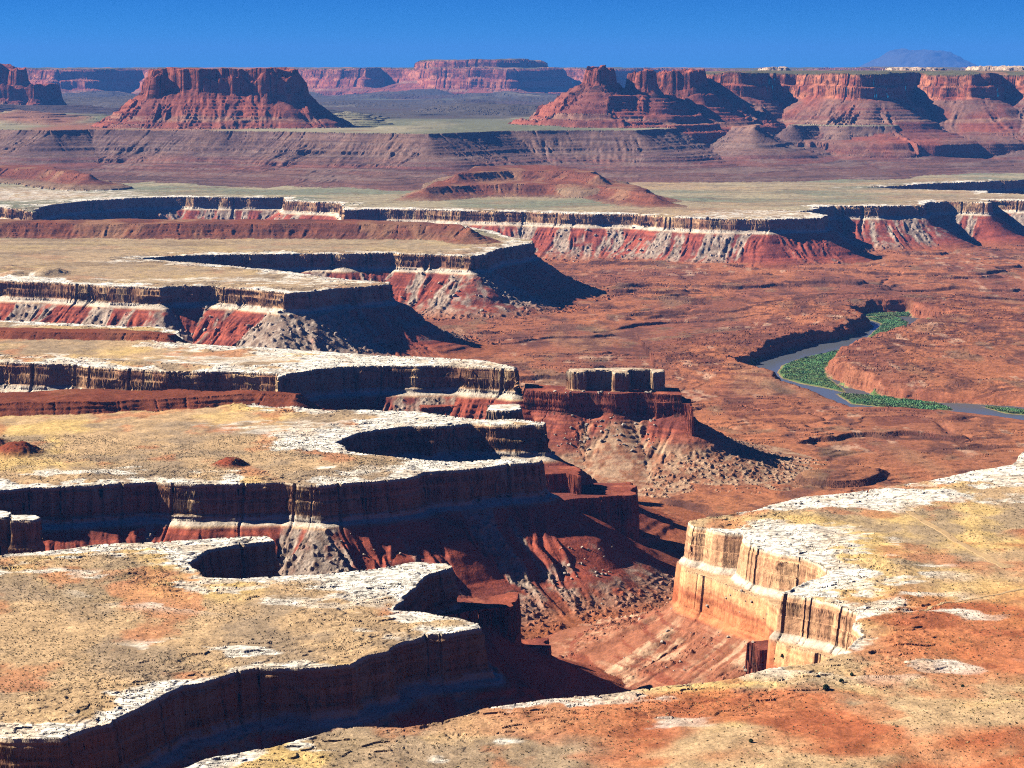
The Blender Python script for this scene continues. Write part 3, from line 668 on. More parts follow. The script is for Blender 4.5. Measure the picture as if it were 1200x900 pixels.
def rock_material():
    m, nt, b = new_mat('desert_rock'); N = NT(nt)
    geo = N.n('ShaderNodeNewGeometry'); pos = geo.outputs['Position']
    col = N.n('ShaderNodeAttribute', attribute_name='col').outputs['Color']
    mk = N.n('ShaderNodeAttribute', attribute_name='msk'); sep = N.n('ShaderNodeSeparateColor'); N.l(mk.outputs['Color'], sep.inputs[0])
    streak, rock, scrub = sep.outputs[0], sep.outputs[1], sep.outputs[2]
    sd = N.n('ShaderNodeAttribute', attribute_name='sd').outputs['Vector']
    # dark desert varnish running down the walls, also painting shade on the unlit mesas
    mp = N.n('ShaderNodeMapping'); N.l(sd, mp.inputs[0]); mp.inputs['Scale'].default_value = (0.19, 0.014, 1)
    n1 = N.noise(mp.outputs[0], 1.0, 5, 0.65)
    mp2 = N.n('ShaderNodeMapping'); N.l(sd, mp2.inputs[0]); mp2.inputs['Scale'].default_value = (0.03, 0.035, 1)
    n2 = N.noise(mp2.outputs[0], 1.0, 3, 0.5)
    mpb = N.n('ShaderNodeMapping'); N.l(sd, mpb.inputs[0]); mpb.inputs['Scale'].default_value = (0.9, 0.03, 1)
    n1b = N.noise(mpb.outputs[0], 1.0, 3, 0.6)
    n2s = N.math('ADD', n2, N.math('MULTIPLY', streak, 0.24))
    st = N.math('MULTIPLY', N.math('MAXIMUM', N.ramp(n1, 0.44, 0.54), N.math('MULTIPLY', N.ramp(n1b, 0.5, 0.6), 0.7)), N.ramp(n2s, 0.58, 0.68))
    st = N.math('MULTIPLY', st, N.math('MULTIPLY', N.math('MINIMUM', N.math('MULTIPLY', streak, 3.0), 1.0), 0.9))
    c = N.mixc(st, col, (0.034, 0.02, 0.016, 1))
    # thin beds
    mp3 = N.n('ShaderNodeMapping'); N.l(sd, mp3.inputs[0]); mp3.inputs['Scale'].default_value = (0.010, 0.36, 1)
    n3 = N.noise(mp3.outputs[0], 1.0, 4, 0.7)
    bed = N.math('MULTIPLY', N.ramp(n3, 0.52, 0.66), streak)
    c = N.mixc(N.math('MULTIPLY', bed, 0.6), c, (0.12, 0.065, 0.045, 1))
    # slickrock: cracks and lichen-dark patches
    mp4 = N.n('ShaderNodeMapping'); N.l(pos, mp4.inputs[0]); mp4.inputs['Scale'].default_value = (0.022, 0.075, 0.0)
    w = N.n('ShaderNodeTexNoise'); N.l(mp4.outputs[0], w.inputs['Vector']); w.inputs['Scale'].default_value = 1.3; w.inputs['Detail'].default_value = 3
    add = N.n('ShaderNodeMixRGB', blend_type='ADD'); add.inputs[0].default_value = 0.8
    N.l(mp4.outputs[0], add.inputs[1]); N.l(w.outputs['Color'], add.inputs[2])
    v = N.n('ShaderNodeTexVoronoi', feature='DISTANCE_TO_EDGE'); v.inputs['Scale'].default_value = 1.5; N.l(add.outputs[0], v.inputs['Vector'])
    cr = N.math('MULTIPLY', N.ramp(v.outputs['Distance'], 0.0, 0.10, 1, 0), rock)
    np_ = N.noise(pos, 0.09, 6, 0.7)
    c = N.mixc(N.math('MULTIPLY', cr, N.ramp(np_, 0.36, 0.56, 0.0, 0.85)), c, (0.06, 0.05, 0.04, 1))
    lich = N.math('MULTIPLY', N.ramp(N.noise(pos, 0.16, 6, 0.75), 0.54, 0.68), rock)
    c = N.mixc(N.math('MULTIPLY', lich, 0.3), c, (0.26, 0.22, 0.17, 1))
    # low scrub and gravel tones in the soil
    sc = N.math('MULTIPLY', N.ramp(N.noise(pos, 0.5, 3, 0.75), 0.53, 0.64), scrub)
    c = N.mixc(N.math('MULTIPLY', sc, 0.5), c, (0.11, 0.09, 0.06, 1))
    # tone variation at several sizes
    for scl, lo, hi in ((0.035, 0.72, 1.3), (0.22, 0.72, 1.28), (0.9, 0.8, 1.2)):
        f = N.ramp(N.noise(pos, scl, 5, 0.65), 0.3, 0.7, lo, hi)
        cmb = N.n('ShaderNodeCombineColor')
        for k in range(3): N.l(f, cmb.inputs[k])
        c = N.mixc(1.0, c, cmb.outputs[0], 'MULTIPLY')
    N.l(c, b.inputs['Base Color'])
    h = N.math('ADD', N.math('MULTIPLY', N.noise(pos, 0.1, 6, 0.6), 2.2), N.math('MULTIPLY', cr, -0.8))
    bp = N.n('ShaderNodeBump'); bp.inputs['Strength'].default_value = 0.9; bp.inputs['Distance'].default_value = 1.0
    N.l(h, bp.inputs['Height']); N.l(bp.outputs[0], b.inputs['Normal'])
    return m
ROCK = rock_material()

# ------------------------------------------------------------------ objects
def make_mesh(name, verts, tris, smooth=False):
    me = bpy.data.meshes.new(name)
    me.vertices.add(len(verts)); me.vertices.foreach_set('co', np.asarray(verts, np.float32).ravel())
    nt = len(tris)
    me.loops.add(nt * 3); me.loops.foreach_set('vertex_index', np.asarray(tris, np.int32).ravel())
    me.polygons.add(nt); me.polygons.foreach_set('loop_start', np.arange(0, nt * 3, 3, dtype=np.int32))
    me.polygons.foreach_set('loop_total', np.full(nt, 3, np.int32))
    me.polygons.foreach_set('use_smooth', np.full(nt, smooth, bool))
    me.update(calc_edges=True)
    return me
def land_object(name, tsel, parent=None, origin=None):
    t = TRI[tsel]; u, inv = np.unique(t, return_inverse=True); t = inv.reshape(-1, 3)
    v = np.stack([VXX[u], VYY[u], VZZ[u]], 1)
    if origin is not None: v = v - np.asarray(origin)[None, :]
    me = make_mesh(name, v, t, True)
    fn = np.cross(v[t[:, 1]] - v[t[:, 0]], v[t[:, 2]] - v[t[:, 0]]); fl_ = np.linalg.norm(fn, axis=1)[:, None] + 1e-9
    vnm = np.stack([sum(np.bincount(t[:, q], fn[:, k], len(v)) for q in range(3)) for k in range(3)], 1); vnm /= np.linalg.norm(vnm, axis=1)[:, None] + 1e-9
    dots = np.min([(vnm[t[:, q]] * fn / fl_).sum(1) for q in range(3)], axis=0)
    me.polygons.foreach_set('use_smooth', (dots > 0.7) & (fn[:, 2] / fl_[:, 0] > 0.3))
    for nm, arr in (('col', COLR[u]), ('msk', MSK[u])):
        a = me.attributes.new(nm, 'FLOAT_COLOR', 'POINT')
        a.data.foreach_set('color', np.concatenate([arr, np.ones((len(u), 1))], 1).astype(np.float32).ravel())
    a = me.attributes.new('sd', 'FLOAT_VECTOR', 'POINT')
    a.data.foreach_set('vector', np.stack([SS[u], DR[u], np.zeros(len(u))], 1).astype(np.float32).ravel())
    me.materials.append(ROCK)
    o = bpy.data.objects.new(name, me); COL.objects.link(o)
    if parent is not None: o.parent = parent
    return o
def tag(o, label=None, cat=None, group=None, kind=None):
    if label: o['label'] = label
    if cat: o['category'] = cat
    if group: o['group'] = group
    if kind: o['kind'] = kind
    return o
def empty(name, loc):
    o = bpy.data.objects.new(name, None); COL.objects.link(o); o.location = loc; o.empty_display_size = 10; return o

# which landform a triangle belongs to, and which part of it
tl = np.sort(LIDX[TRI], axis=1)[:, 1]
tdr = DR[TRI].mean(1); ttt = TT[TRI].mean(1)
used = np.zeros(len(TRI), bool)
def landform(name, keys, label, cat, parts, group=None):
    sel = np.isin(tl, [LID[k] for k in keys])
    if not sel.any(): return
    cx, cy, cz = VXX[TRI[sel]].mean(), VYY[TRI[sel]].mean(), VZZ[TRI[sel]].min()
    root = empty(name, (cx, cy, cz)); tag(root, label, cat, group)
    for pn, lo, hi in parts:
        ps = sel & (((ttt <= 0) & (lo < 0)) | ((ttt > 0) & (tdr >= max(lo, 0)) & (tdr < hi)))
        if ps.any(): land_object(pn, ps, root, (cx, cy, cz))
    used[sel] = True
WRPARTS = [('sandstone_bench', -1, 0), ('rim_cliff', 0, 46), ('talus_slope', 46, 1e9)]
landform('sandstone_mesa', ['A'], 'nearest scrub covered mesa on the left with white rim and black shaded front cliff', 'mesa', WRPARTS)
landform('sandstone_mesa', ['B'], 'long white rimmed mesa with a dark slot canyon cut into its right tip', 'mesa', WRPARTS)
landform('sandstone_mesa', ['C'], 'narrow white topped mesa ending in a rounded tip left of the small table butte', 'mesa', WRPARTS)
landform('sandstone_mesa', ['DE'], 'broad mesa with red and grey talus and a long shaded alcove below a brown mound', 'mesa', WRPARTS)
landform('sandstone_mesa', ['PQ', 'PR'], 'sunlit tan mesa in the right foreground with orange cliff and dirt tracks', 'mesa', [('sandstone_bench', -1, 0), ('rim_cliff', 0, 44), ('talus_slope', 44, 1e9)])
landform('sandstone_mesa', ['F'], 'farthest long white rim wall with red talus below pale green flats', 'mesa', WRPARTS)
landform('table_butte', ['GC', 'GR', 'GF'], 'small table butte with blocky cap on fluted red cliff and boulder slope, mid canyon', 'butte', [('cap_top', -1, 0), ('cap_cliff', 0, 36), ('talus_slope', 36, 1e9)])
TP = [('tower_top', -1, 0), ('tower_wall', 0, 1e9)]
landform('rock_tower', ['T1'], 'short tan sandstone tower in shade near the left edge before the long cliff', 'rock tower', TP)
landform('rock_tower', ['T2'], 'dark rock block cut by the left edge beside the short tan tower', 'rock tower', TP)
landform('rock_tower', ['BL'], 'broken white capped blocks behind the slot canyon mesa tip', 'rock block', TP)
FP = [('fin_top', -1, 0), ('fin_wall', 0, 60), ('fin_slope', 60, 1e9)]
landform('red_fin', ['AF'], 'dark red rock fin jutting behind the tip of the nearest mesa', 'rock fin', FP)
landform('red_fin', ['AF2'], 'low dark red ledge in shade below the tip of the nearest mesa', 'rock fin', FP)
landform('red_fin', ['BR'], 'sunlit fluted red fin at the tip of the mesa with the slot canyon', 'rock fin', FP)
landform('red_fin', ['BF'], 'big dark red wall below the slot canyon mesa ending in small spires', 'rock fin', FP)
landform('red_fin', ['CR'], 'layered red ledges below the rounded tip of the narrow white mesa', 'rock ledge', FP)
landform('red_fin', ['PL'], 'broken red ledges halfway down the pale slope under the orange cliff', 'rock ledge', [('fin_top', -1, 0), ('fin_wall', 0, 60), ('fin_slope', 60, 1e9)])
landform('red_fin', ['PF'], 'small dark red rock stub below the sunlit cliff on the right', 'rock fin', [('fin_top', -1, 0), ('fin_wall', 0, 1e9)])
MP = [('mound_top', -1, 0), ('ledgy_slope', 0, 1e9)]
landform('brown_mound', ['EM'], 'long flat topped brown mound behind the shaded alcove', 'mound', MP)
landform('brown_mound', ['BM'], 'low dark red ledge mound lying across the long white rimmed mesa', 'mound', MP)
landform('brown_mound', ['CM'], 'small reddish mound at the left on the narrow white mesa', 'mound', MP)
landform('brown_mound', ['FM', 'FM3'], 'wide reddish mound on the far flats in the middle distance', 'mound', MP)
BP = [('cap_top', -1, 0), ('cap_cliff', 0, 106), ('talus_slope', 106, 1e9)]
landform('butte', ['BU', 'BS'], 'big flat topped dark red butte on a cone of talus, upper left', 'butte', BP)
landform('butte', ['LB', 'LB2'], 'pointed purple red butte cut off by the left edge of the photo', 'butte', BP)
landform('butte', ['RB1', 'RB2', 'RB3'], 'jagged red butte with small towers joined to the right wall', 'butte', [('cap_top', -1, 0), ('cap_cliff', 0, 80), ('talus_slope', 80, 1e9)])
landform('escarpment', ['OW'], 'long red cliff wall filling the upper right below the horizon', 'cliff', BP)
landform('escarpment', ['FW', 'FW2'], 'farthest blue hazed cliff wall along the left and middle horizon', 'cliff', [('plateau_top', -1, 0), ('cap_cliff', 0, 215), ('talus_slope', 215, 1e9)])
landform('white_knob', ['K1'], 'small pale rock knob on the horizon left of the longer pale ledge', 'rock knob', MP[:0] + [('knob_top', -1, 0), ('knob_side', 0, 1e9)])
landform('white_knob', ['K2'], 'thin long pale ledge on the horizon right of center', 'rock knob', [('knob_top', -1, 0), ('knob_side', 0, 1e9)])
landform('white_knob', ['K3'], 'bumpy pale rock knobs on the horizon at the right edge', 'rock knob', [('knob_top', -1, 0), ('knob_side', 0, 1e9)])
def struct(name, sel):
    if sel.any(): o = land_object(name, sel); o['kind'] = 'structure'; used[sel] = True
struct('terrain', np.isin(tl, [LID['U1'], LID['FM2']]))
struct('mountain', tl == LID['MT'])
struct('overlook_ground', tl == LID['OV'])
struct('canyon_floor', ~used)
log('landforms')

# ------------------------------------------------------------------ river
def ground(x, y): return terrain(np.asarray(x, float), np.asarray(y, float))[0]
def flat_poly(name, poly, z, mat):
    import bmesh
    bm = bmesh.new(); vs = [bm.verts.new((x, y, z)) for x, y in poly]
    f = bm.faces.new(vs); bmesh.ops.triangulate(bm, faces=[f])
    me = bpy.data.meshes.new(name); bm.normal_update(); bm.to_mesh(me); bm.free()
    me.materials.append(mat); o = bpy.data.objects.new(name, me); COL.objects.link(o); return o
wm, nt, b = new_mat('river_water'); N = NT(nt)
b.inputs['Base Color'].default_value = (0.14, 0.15, 0.165, 1); b.inputs['Roughness'].default_value = 0.12; b.inputs['Specular IOR Level'].default_value = 0.5
geo = N.n('ShaderNodeNewGeometry'); bp = N.n('ShaderNodeBump'); bp.inputs['Strength'].default_value = 0.25; bp.inputs['Distance'].default_value = 0.3
N.l(N.noise(geo.outputs['Position'], 0.3, 4), bp.inputs['Height']); N.l(bp.outputs[0], b.inputs['Normal'])
rp = np.array(RIV); xs_ = np.arange(rp[:, 0].min() - 60, min(rp[:, 0].max(), 2100) + 60, 12.0); ys_ = np.arange(rp[:, 1].min() - 60, rp[:, 1].max() + 60, 12.0)
GX, GY = np.meshgrid(xs_, ys_); dd, _ = sdf(RIV, GX.ravel(), GY.ravel(), 200)
ii, jj = np.meshgrid(np.arange(len(xs_) - 1), np.arange(len(ys_) - 1)); a_ = (jj * len(xs_) + ii).ravel(); nxr = len(xs_)
a_ = a_[np.max([dd[a_], dd[a_ + 1], dd[a_ + nxr], dd[a_ + nxr + 1]], 0) > -26]
wt = np.concatenate([np.stack([a_, a_ + 1, a_ + nxr + 1], 1), np.stack([a_, a_ + nxr + 1, a_ + nxr], 1)])
u_, inv_ = np.unique(wt, return_inverse=True)
wme = make_mesh('river', np.stack([GX.ravel()[u_], GY.ravel()[u_], np.full(len(u_), -151.0)], 1), inv_.reshape(-1, 3)); wme.materials.append(wm)
w = bpy.data.objects.new('river', wme); COL.objects.link(w); w['kind'] = 'structure'

# ------------------------------------------------------------------ things lying and growing on the land
rng = np.random.default_rng(4)
def land_at(pxs, pys):
    """where sight lines of the photo first meet the land"""
    pxs = np.asarray(pxs, float); pys = np.asarray(pys, float)
    dx = (pxs - 600) / F; dy = (450 - pys) / F
    d = np.stack([dx, CP + dy * SP, -SP + dy * CP], 1)
    ts = np.exp(np.linspace(math.log(1200), math.log(9000), 700))
    X = d[:, 0:1] * ts; Y = d[:, 1:2] * ts; Z = CAMZ + d[:, 2:3] * ts
    below = Z < terrain(X.ravel(), Y.ravel())[0].reshape(X.shape)
    k = np.argmax(below, 1); r = np.arange(len(k)); x, y = X[r, k], Y[r, k]
    return x, y, terrain(x, y)[0], below.any(1)
def plain_mat(name, colr, rough=0.95, var=0.35, scale=0.5):
    m, nt, b = new_mat(name); N = NT(nt); geo = N.n('ShaderNodeNewGeometry')
    oi = N.n('ShaderNodeObjectInfo')
    f = N.ramp(N.noise(geo.outputs['Position'], scale, 5, 0.7), 0.3, 0.7, 1 - var, 1 + var)
    cmb = N.n('ShaderNodeCombineColor')
    for k in range(3): N.l(f, cmb.inputs[k])
    c = N.mixc(1.0, colr + (1,), cmb.outputs[0], 'MULTIPLY'); N.l(c, b.inputs['Base Color']); b.inputs['Roughness'].default_value = rough
    return m, N, b
bmat, N, b = plain_mat('pale_boulder_rock', (0.42, 0.34, 0.27)); rmat, N, b = plain_mat('red_boulder_rock', (0.26, 0.12, 0.08))
import bmesh
def boulder_mesh(seed, mat):
    r = np.random.default_rng(seed); bm = bmesh.new()
    pts = r.normal(size=(16, 3)); pts /= np.linalg.norm(pts, axis=1)[:, None]
    pts *= np.array([1.0, r.uniform(0.7, 1.0), r.uniform(0.55, 0.9)])
    for p in pts: bm.verts.new(p)
    res = bmesh.ops.convex_hull(bm, input=bm.verts)
    junk = [g for g in res['geom_interior'] if isinstance(g, bmesh.types.BMVert)]
    if junk: bmesh.ops.delete(bm, geom=junk, context='VERTS')
    bmesh.ops.bevel(bm, geom=bm.edges[:], offset=0.06, segments=1, affect='EDGES')
    me = bpy.data.meshes.new('boulder'); bm.normal_update(); bm.to_mesh(me); bm.free(); me.materials.append(mat); return me
BM_P = [boulder_mesh(k, bmat) for k in range(6)]; BM_R = [boulder_mesh(20 + k, rmat) for k in range(3)]
zones = [
 ([640, 770, 474, 532], 90, (1.6, 4.6), BM_P, 'pale boulder in the rubble below the small table butte', 'boulders below the small table butte'),
 ([655, 730, 640, 690], 34, (1.2, 3.6), BM_P, 'pale boulder at the foot of the dark slope below the big red wall', 'boulders below the dark wall'),
 ([380, 470, 610, 665], 14, (1.0, 3.0), BM_P, 'pale boulder on the sunlit rubble ridges under the slot canyon mesa', 'boulders on the rubble ridges'),
 ([215, 420, 355, 400], 38, (3, 7), BM_P, 'grey boulder on the red talus of the broad mesa', 'boulders on the broad mesa talus'),
 ([470, 600, 320, 372], 30, (3, 7.5), BM_P, 'grey boulder on the talus under the sunlit corner of the broad mesa', 'boulders under the sunlit corner'),
 ([620, 860, 268, 312], 40, (3.5, 8), BM_P, 'grey boulder on the red talus of the farthest rim wall', 'boulders on the far talus'),
 ([690, 900, 700, 790], 46, (0.9, 3.0), BM_P, 'small pale boulder on the orange slope below the sunlit cliff', 'boulders on the orange slope'),
 ([640, 800, 560, 700], 16, (1.0, 2.6), BM_R, 'small red boulder on the canyon floor beside the dark wall', 'red boulders on the canyon floor'),
]
for (bx, nb, (r0, r1), ms, lab, grp) in zones:
    x, y, z, ok = land_at(rng.uniform(bx[0], bx[1], nb), rng.uniform(bx[2], bx[3], nb))
    for k in range(nb):
        if not ok[k]: continue
        r = r0 + (r1 - r0) * rng.random() ** 2.2
        o = bpy.data.objects.new('boulder', ms[int(rng.integers(len(ms)))]); COL.objects.link(o)
        o.location = (x[k], y[k], z[k] + r * 0.25); o.scale = (r, r, r); o.rotation_euler = (rng.uniform(-.4, .4), rng.uniform(-.4, .4), rng.uniform(0, 6.3))
        tag(o, lab, 'boulder', grp)
def tufts(name, x, y, z, r, h, nleaf, mat, spread=0.7):
    """many small plants as one mesh of leaf-sized faces"""
    n = len(x); rep = lambda a: np.repeat(a, nleaf)
    m = n * nleaf
    u = rng.normal(size=(m, 3)); u /= np.linalg.norm(u, axis=1)[:, None]; u[:, 2] = np.abs(u[:, 2])
    rad = rng.random(m) ** 0.4
    c = np.stack([rep(x) + u[:, 0] * rad * rep(r) * spread, rep(y) + u[:, 1] * rad * rep(r) * spread, rep(z) + u[:, 2] * rad * rep(h) * 0.85], 1)
    sz = rep(np.maximum(r, 0.4)) * rng.uniform(0.35, 0.7, m)
    a = rng.normal(size=(m, 3)); a /= np.linalg.norm(a, axis=1)[:, None]
    bb = np.cross(a, rng.normal(size=(m, 3))); bb /= np.linalg.norm(bb, axis=1)[:, None]
    v = np.stack([c + a * sz[:, None], c - a * sz[:, None] * .5 + bb * sz[:, None] * .8, c - a * sz[:, None] * .5 - bb * sz[:, None] * .8], 1).reshape(-1, 3)
    o = bpy.data.objects.new(name, make_mesh(name, v, np.arange(m * 3).reshape(-1, 3))); o.data.materials.append(mat); COL.objects.link(o); return o
# scrub on the benches
smat, N, b = plain_mat('scrub_leaf', (0.095, 0.088, 0.05), var=0.5, scale=0.3)
gmat, N, b = plain_mat('straw_grass', (0.36, 0.27, 0.12), var=0.4, scale=0.3)
gx, gy = [], []
for poly, nn in ((A, 24000), (B, 22000), (PQ, 62000)):
    pp = np.array(poly); lo = np.maximum(pp.min(0), [-900, 1350]); hi = np.minimum(pp.max(0), [1000, 2800])
    q = rng.uniform(lo, hi, (nn * 2, 2)); dd, _ = sdf(poly, q[:, 0], q[:, 1], 60)
    q = q[(dd > 4) & (np.abs(q[:, 0]) < 0.27 * q[:, 1] + 40)][:nn]; gx.append(q[:, 0]); gy.append(q[:, 1])
gx = np.concatenate(gx); gy = np.concatenate(gy)
dens = sst(-0.45, 0.35, fbm(gx / 60, gy / 60, 411, 4)) * 0.85 + 0.15
keep = rng.random(len(gx)) < dens; gx, gy = gx[keep], gy[keep]
gz, gl, gt, _, _, gd = terrain(gx, gy)
bare = np.zeros(len(gx), bool)
for (nm, mx, my, rx, ry, st) in BLOBS:
    cx, cy = P(mx, my); bare |= (np.hypot((gx - cx) / rx, (gy - cy) / ry) < 1.0 * st)
keep = (gt < 0) & (~bare | (rng.random(len(gx)) < 0.08)) & ((gd > 24) | (rng.random(len(gx)) < 0.15)); gx, gy, gz = gx[keep], gy[keep], gz[keep]
straw = rng.random(len(gx)) < 0.45
rr = 0.4 + 0.75 * rng.random(len(gx)) ** 2
for nm, sel, mt in (('desert_scrub', ~straw, smat), ('dry_grass', straw, gmat)):
    o = tufts(nm, gx[sel], gy[sel], gz[sel], rr[sel], rr[sel] * 1.1, 7, mt); o['kind'] = 'stuff'
# green thickets on the river bars
tmat, N, b = plain_mat('willow_leaf', (0.13, 0.30, 0.12), var=0.5, scale=0.06)
tx, ty = [], []
for pg in BARS:
    pp = np.array(pg); q = rng.uniform(pp.min(0), pp.max(0), (34000, 2)); dd, _ = sdf(pg, q[:, 0], q[:, 1], 60)
    q = q[(dd > 1.0 + 7 * np.abs(fbm(q[:, 0] / 25, q[:, 1] / 25, 422, 3))) & (fbm(q[:, 0] / 30, q[:, 1] / 30, 421, 3) > -0.34 - 0.2 * rng.random(len(q)))][:8000]; tx.append(q[:, 0]); ty.append(q[:, 1])
tx = np.concatenate(tx); ty = np.concatenate(ty); tz = terrain(tx, ty)[0]; k = (tz > -151.2) & (tz < -146); tx, ty, tz = tx[k], ty[k], tz[k]
rr = 0.8 + 2.2 * rng.random(len(tx)) ** 1.6
nt_ = tmat.node_tree; N_ = NT(nt_); gp = N_.n('ShaderNodeNewGeometry').outputs['Position']; bs = nt_.nodes['Principled BSDF']
src_ = bs.inputs['Base Color'].links[0].from_socket
nt_.links.new(N_.mixc(N_.ramp(N_.noise(gp, 0.025, 4, 0.6), 0.42, 0.6, 0, 0.75), src_, (0.20, 0.21, 0.09, 1)), bs.inputs['Base Color'])
o = tufts('riverside_thicket', tx, ty, tz, rr, rr * 1.4, 9, tmat); o['kind'] = 'stuff'
# dirt tracks on the right mesa
trmat, N, b = plain_mat('track_dirt', (0.46, 0.31, 0.16), var=0.15, scale=0.4)
def track(name, pix, width):
    w = np.array([P(*p) for p in pix]); L = np.concatenate([[0], np.cumsum(np.hypot(*np.diff(w, axis=0).T))])
    sN = np.arange(0, L[-1], 2.0); x = np.interp(sN, L, w[:, 0]); y = np.interp(sN, L, w[:, 1])
    k = np.ones(25) / 25; pad = lambda a: np.concatenate([np.full(12, a[0]), a, np.full(12, a[-1])])
    x = np.convolve(pad(x), k, 'valid'); y = np.convolve(pad(y), k, 'valid')
    tx_ = np.gradient(x); ty_ = np.gradient(y); l = np.hypot(tx_, ty_) + 1e-9
    V = []; nc = 7
    for c_ in np.linspace(-1, 1, nc):
        ww = width * c_ * 0.5 * (1 + 0.25 * fbm(sN / 14, sN * 0 + c_ * 3, 431, 2))
        px_, py_ = x - ty_ / l * ww, y + tx_ / l * ww
        V.append(np.stack([px_, py_, terrain(px_, py_)[0] + (0.35 if abs(c_) < 0.99 else -0.3)], 1))
    V = np.concatenate(V); n = len(sN); T = []
    for c_ in range(nc - 1):
        a = np.arange(n - 1) + c_ * n; T += [np.stack([a, a + 1, a + n + 1], 1), np.stack([a, a + n + 1, a + n], 1)]
    o = bpy.data.objects.new(name, make_mesh(name, V, np.concatenate(T))); o.data.materials.append(trmat); COL.objects.link(o); o['kind'] = 'structure'
track('dirt_track', [(1062, 597), (1085, 612), (1118, 632), (1150, 650), (1182, 668)], 11)
track('dirt_track', [(1078, 719), (1090, 711), (1120, 704), (1160, 697), (1205, 690)], 4.5)
# a few dark junipers on the near red ground
jleaf, N, b = plain_mat('juniper_leaf', (0.035, 0.06, 0.025), var=0.5, scale=0.8); jbark, N, b = plain_mat('juniper_bark', (0.12, 0.08, 0.05))
jx, jy, jz, ok = land_at([968, 986, 998, 917, 880, 1128], [809, 801, 792, 774, 872, 806])
jlab = ['largest dark juniper bush in the gully below the right mesa', 'green bush just right of the largest dark juniper', 'small green bush farther up the same gully', 'dark bush at the foot of the orange cliff beside the red stub',
        'dark bush on the red ground at the bottom of the photo', 'lone dark bush on the red slope toward the right edge']
for k in range(6):
    root = empty('juniper_bush', (jx[k], jy[k], jz[k])); tag(root, jlab[k], 'bush', 'junipers on the near ground')
    h = [4.6, 3.2, 2.6, 3.4, 2.8, 2.4][k]
    cr_ = tufts('crown', np.array([0., .5 * h, -.45 * h]) * .6, np.array([0., .2, -.3]) * h * .5, np.array([.35, .2, .15]) * h, np.array([.5, .35, .32]) * h, np.array([.65, .5, .4]) * h, 90, jleaf, 0.9); cr_.parent = root
    bm = bmesh.new()
    for q in range(4):
        bmesh.ops.create_cone(bm, cap_ends=True, segments=6, radius1=0.16, radius2=0.05, depth=h * .6,
            matrix=__import__('mathutils').Matrix.Rotation(q * 1.57, 4, 'Z') @ __import__('mathutils').Matrix.Rotation(0.5, 4, 'X') @ __import__('mathutils').Matrix.Translation((0, 0, h * .28)))
    me = bpy.data.meshes.new('trunk'); bm.to_mesh(me); bm.free(); me.materials.append(jbark)
    o = bpy.data.objects.new('trunk', me); COL.objects.link(o); o.parent = root
log('scatter')

# ------------------------------------------------------------------ light
world = bpy.data.worlds.new('World'); scene.world = world; world.use_nodes = True
wn = world.node_tree; bg = wn.nodes['Background']; sky = wn.nodes.new('ShaderNodeTexSky')
ELEV, AZ = math.radians(34), math.radians(-83)      # azimuth from the view direction, sun on the left
sky.sky_type = 'NISHITA'; sky.sun_disc = False; sky.sun_elevation = ELEV; sky.sun_rotation = AZ
sky.altitude = 3000; sky.air_density = 0.6; sky.dust_density = 0.0; sky.ozone_density = 6.0
W = NT(wn)
hs = wn.nodes.new('ShaderNodeHueSaturation'); hs.inputs['Saturation'].default_value = 1.35; hs.inputs['Value'].default_value = 0.85
tint = wn.nodes.new('ShaderNodeMix'); tint.data_type = 'RGBA'; tint.blend_type = 'MULTIPLY'; tint.inputs[0].default_value = 1.0
tc = wn.nodes.new('ShaderNodeTexCoord'); sx = wn.nodes.new('ShaderNodeSeparateXYZ'); wn.links.new(tc.outputs['Generated'], sx.inputs[0])
up_ = W.ramp(sx.outputs[2], 0.0, 0.045)
wn.links.new(W.mixc(W.ramp(sx.outputs[2], 0.06, 0.3), W.mixc(up_, (0.30, 0.78, 1.08, 1), (0.07, 0.42, 0.92, 1)), (0.36, 0.40, 0.62, 1)), tint.inputs[7])
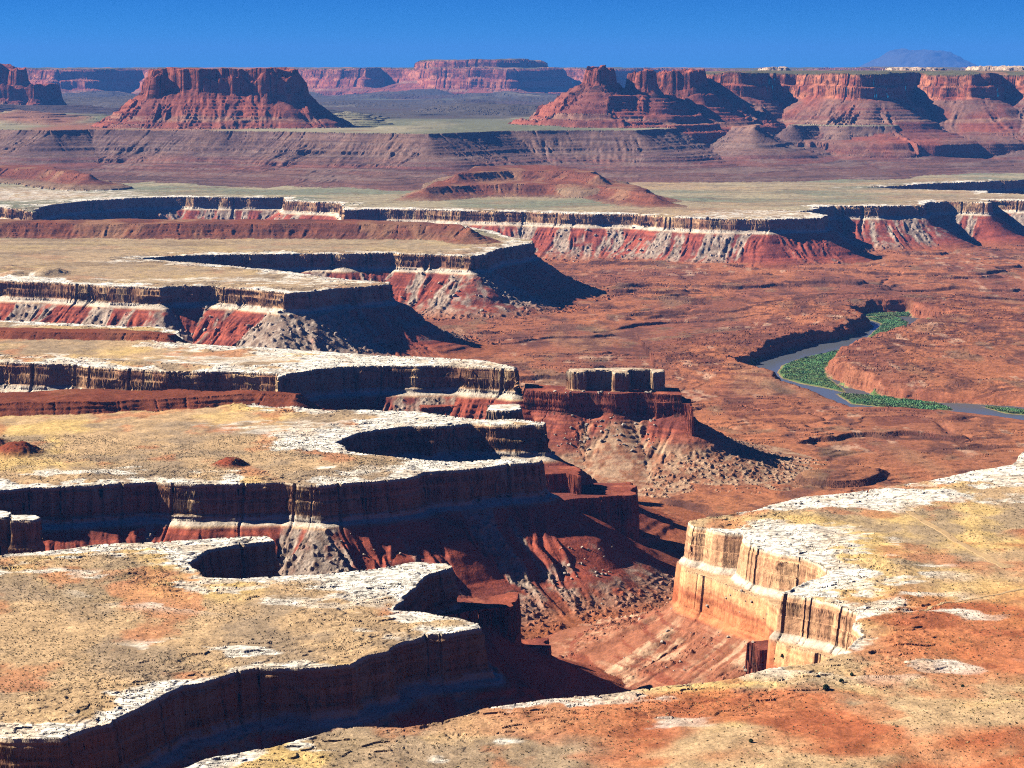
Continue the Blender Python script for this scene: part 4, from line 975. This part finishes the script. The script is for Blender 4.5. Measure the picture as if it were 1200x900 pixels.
wn.links.new(sky.outputs[0], tint.inputs[6]); wn.links.new(tint.outputs[2], hs.inputs['Color'])
wn.links.new(W.mixc(W.ramp(sx.outputs[2], -0.03, -0.015), (0, 0, 0, 1), hs.outputs[0]), bg.inputs[0]); bg.inputs[1].default_value = 0.05
sd_ = bpy.data.lights.new('sun', 'SUN'); sd_.energy = 5.0; sd_.angle = math.radians(0.53); sd_.color = (1.0, 0.93, 0.82)
sun = bpy.data.objects.new('sun', sd_); COL.objects.link(sun); sun.location = (-3000, 0, 3000)
dv = Vector((math.sin(AZ) * math.cos(ELEV), math.cos(AZ) * math.cos(ELEV), math.sin(ELEV)))
sun.rotation_euler = dv.to_track_quat('Z', 'Y').to_euler()
scene.view_settings.view_transform = 'Standard'; scene.view_settings.look = 'None'
scene.view_settings.exposure = 1.1; scene.view_settings.gamma = 1.0
scene.render.engine = 'CYCLES'
scene.cycles.use_denoising = False
scene.cycles.filter_width = 1.1 if hasattr(scene.cycles, 'filter_width') else 1.5
scene.cycles.diffuse_bounces = 1; scene.cycles.sample_clamp_indirect = 0.014; scene.cycles.volume_bounces = 0; scene.cycles.max_bounces = 4
# the air
hm = bpy.data.materials.new('haze_air'); hm.use_nodes = True; hn = hm.node_tree; hn.nodes.remove(hn.nodes['Principled BSDF'])
pv = hn.nodes.new('ShaderNodeVolumePrincipled'); pv.inputs['Color'].default_value = (0.10, 0.34, 1.0, 1); pv.inputs['Density'].default_value = 1.7e-5
hn.links.new(pv.outputs[0], hn.nodes['Material Output'].inputs['Volume'])
hv = np.array([(x, y, z) for z in (-157, 1500) for y in (-3200, 95000) for x in (-75000, 75000)], float)
hf = [(0,2,1),(1,2,3),(4,5,6),(5,7,6),(0,1,4),(1,5,4),(2,6,3),(3,6,7),(0,4,2),(2,4,6),(1,3,5),(3,7,5)]
hme = make_mesh('haze', hv, hf); hme.materials.append(hm)
ho = bpy.data.objects.new('haze', hme); COL.objects.link(ho); ho['kind'] = 'stuff'
log('done')
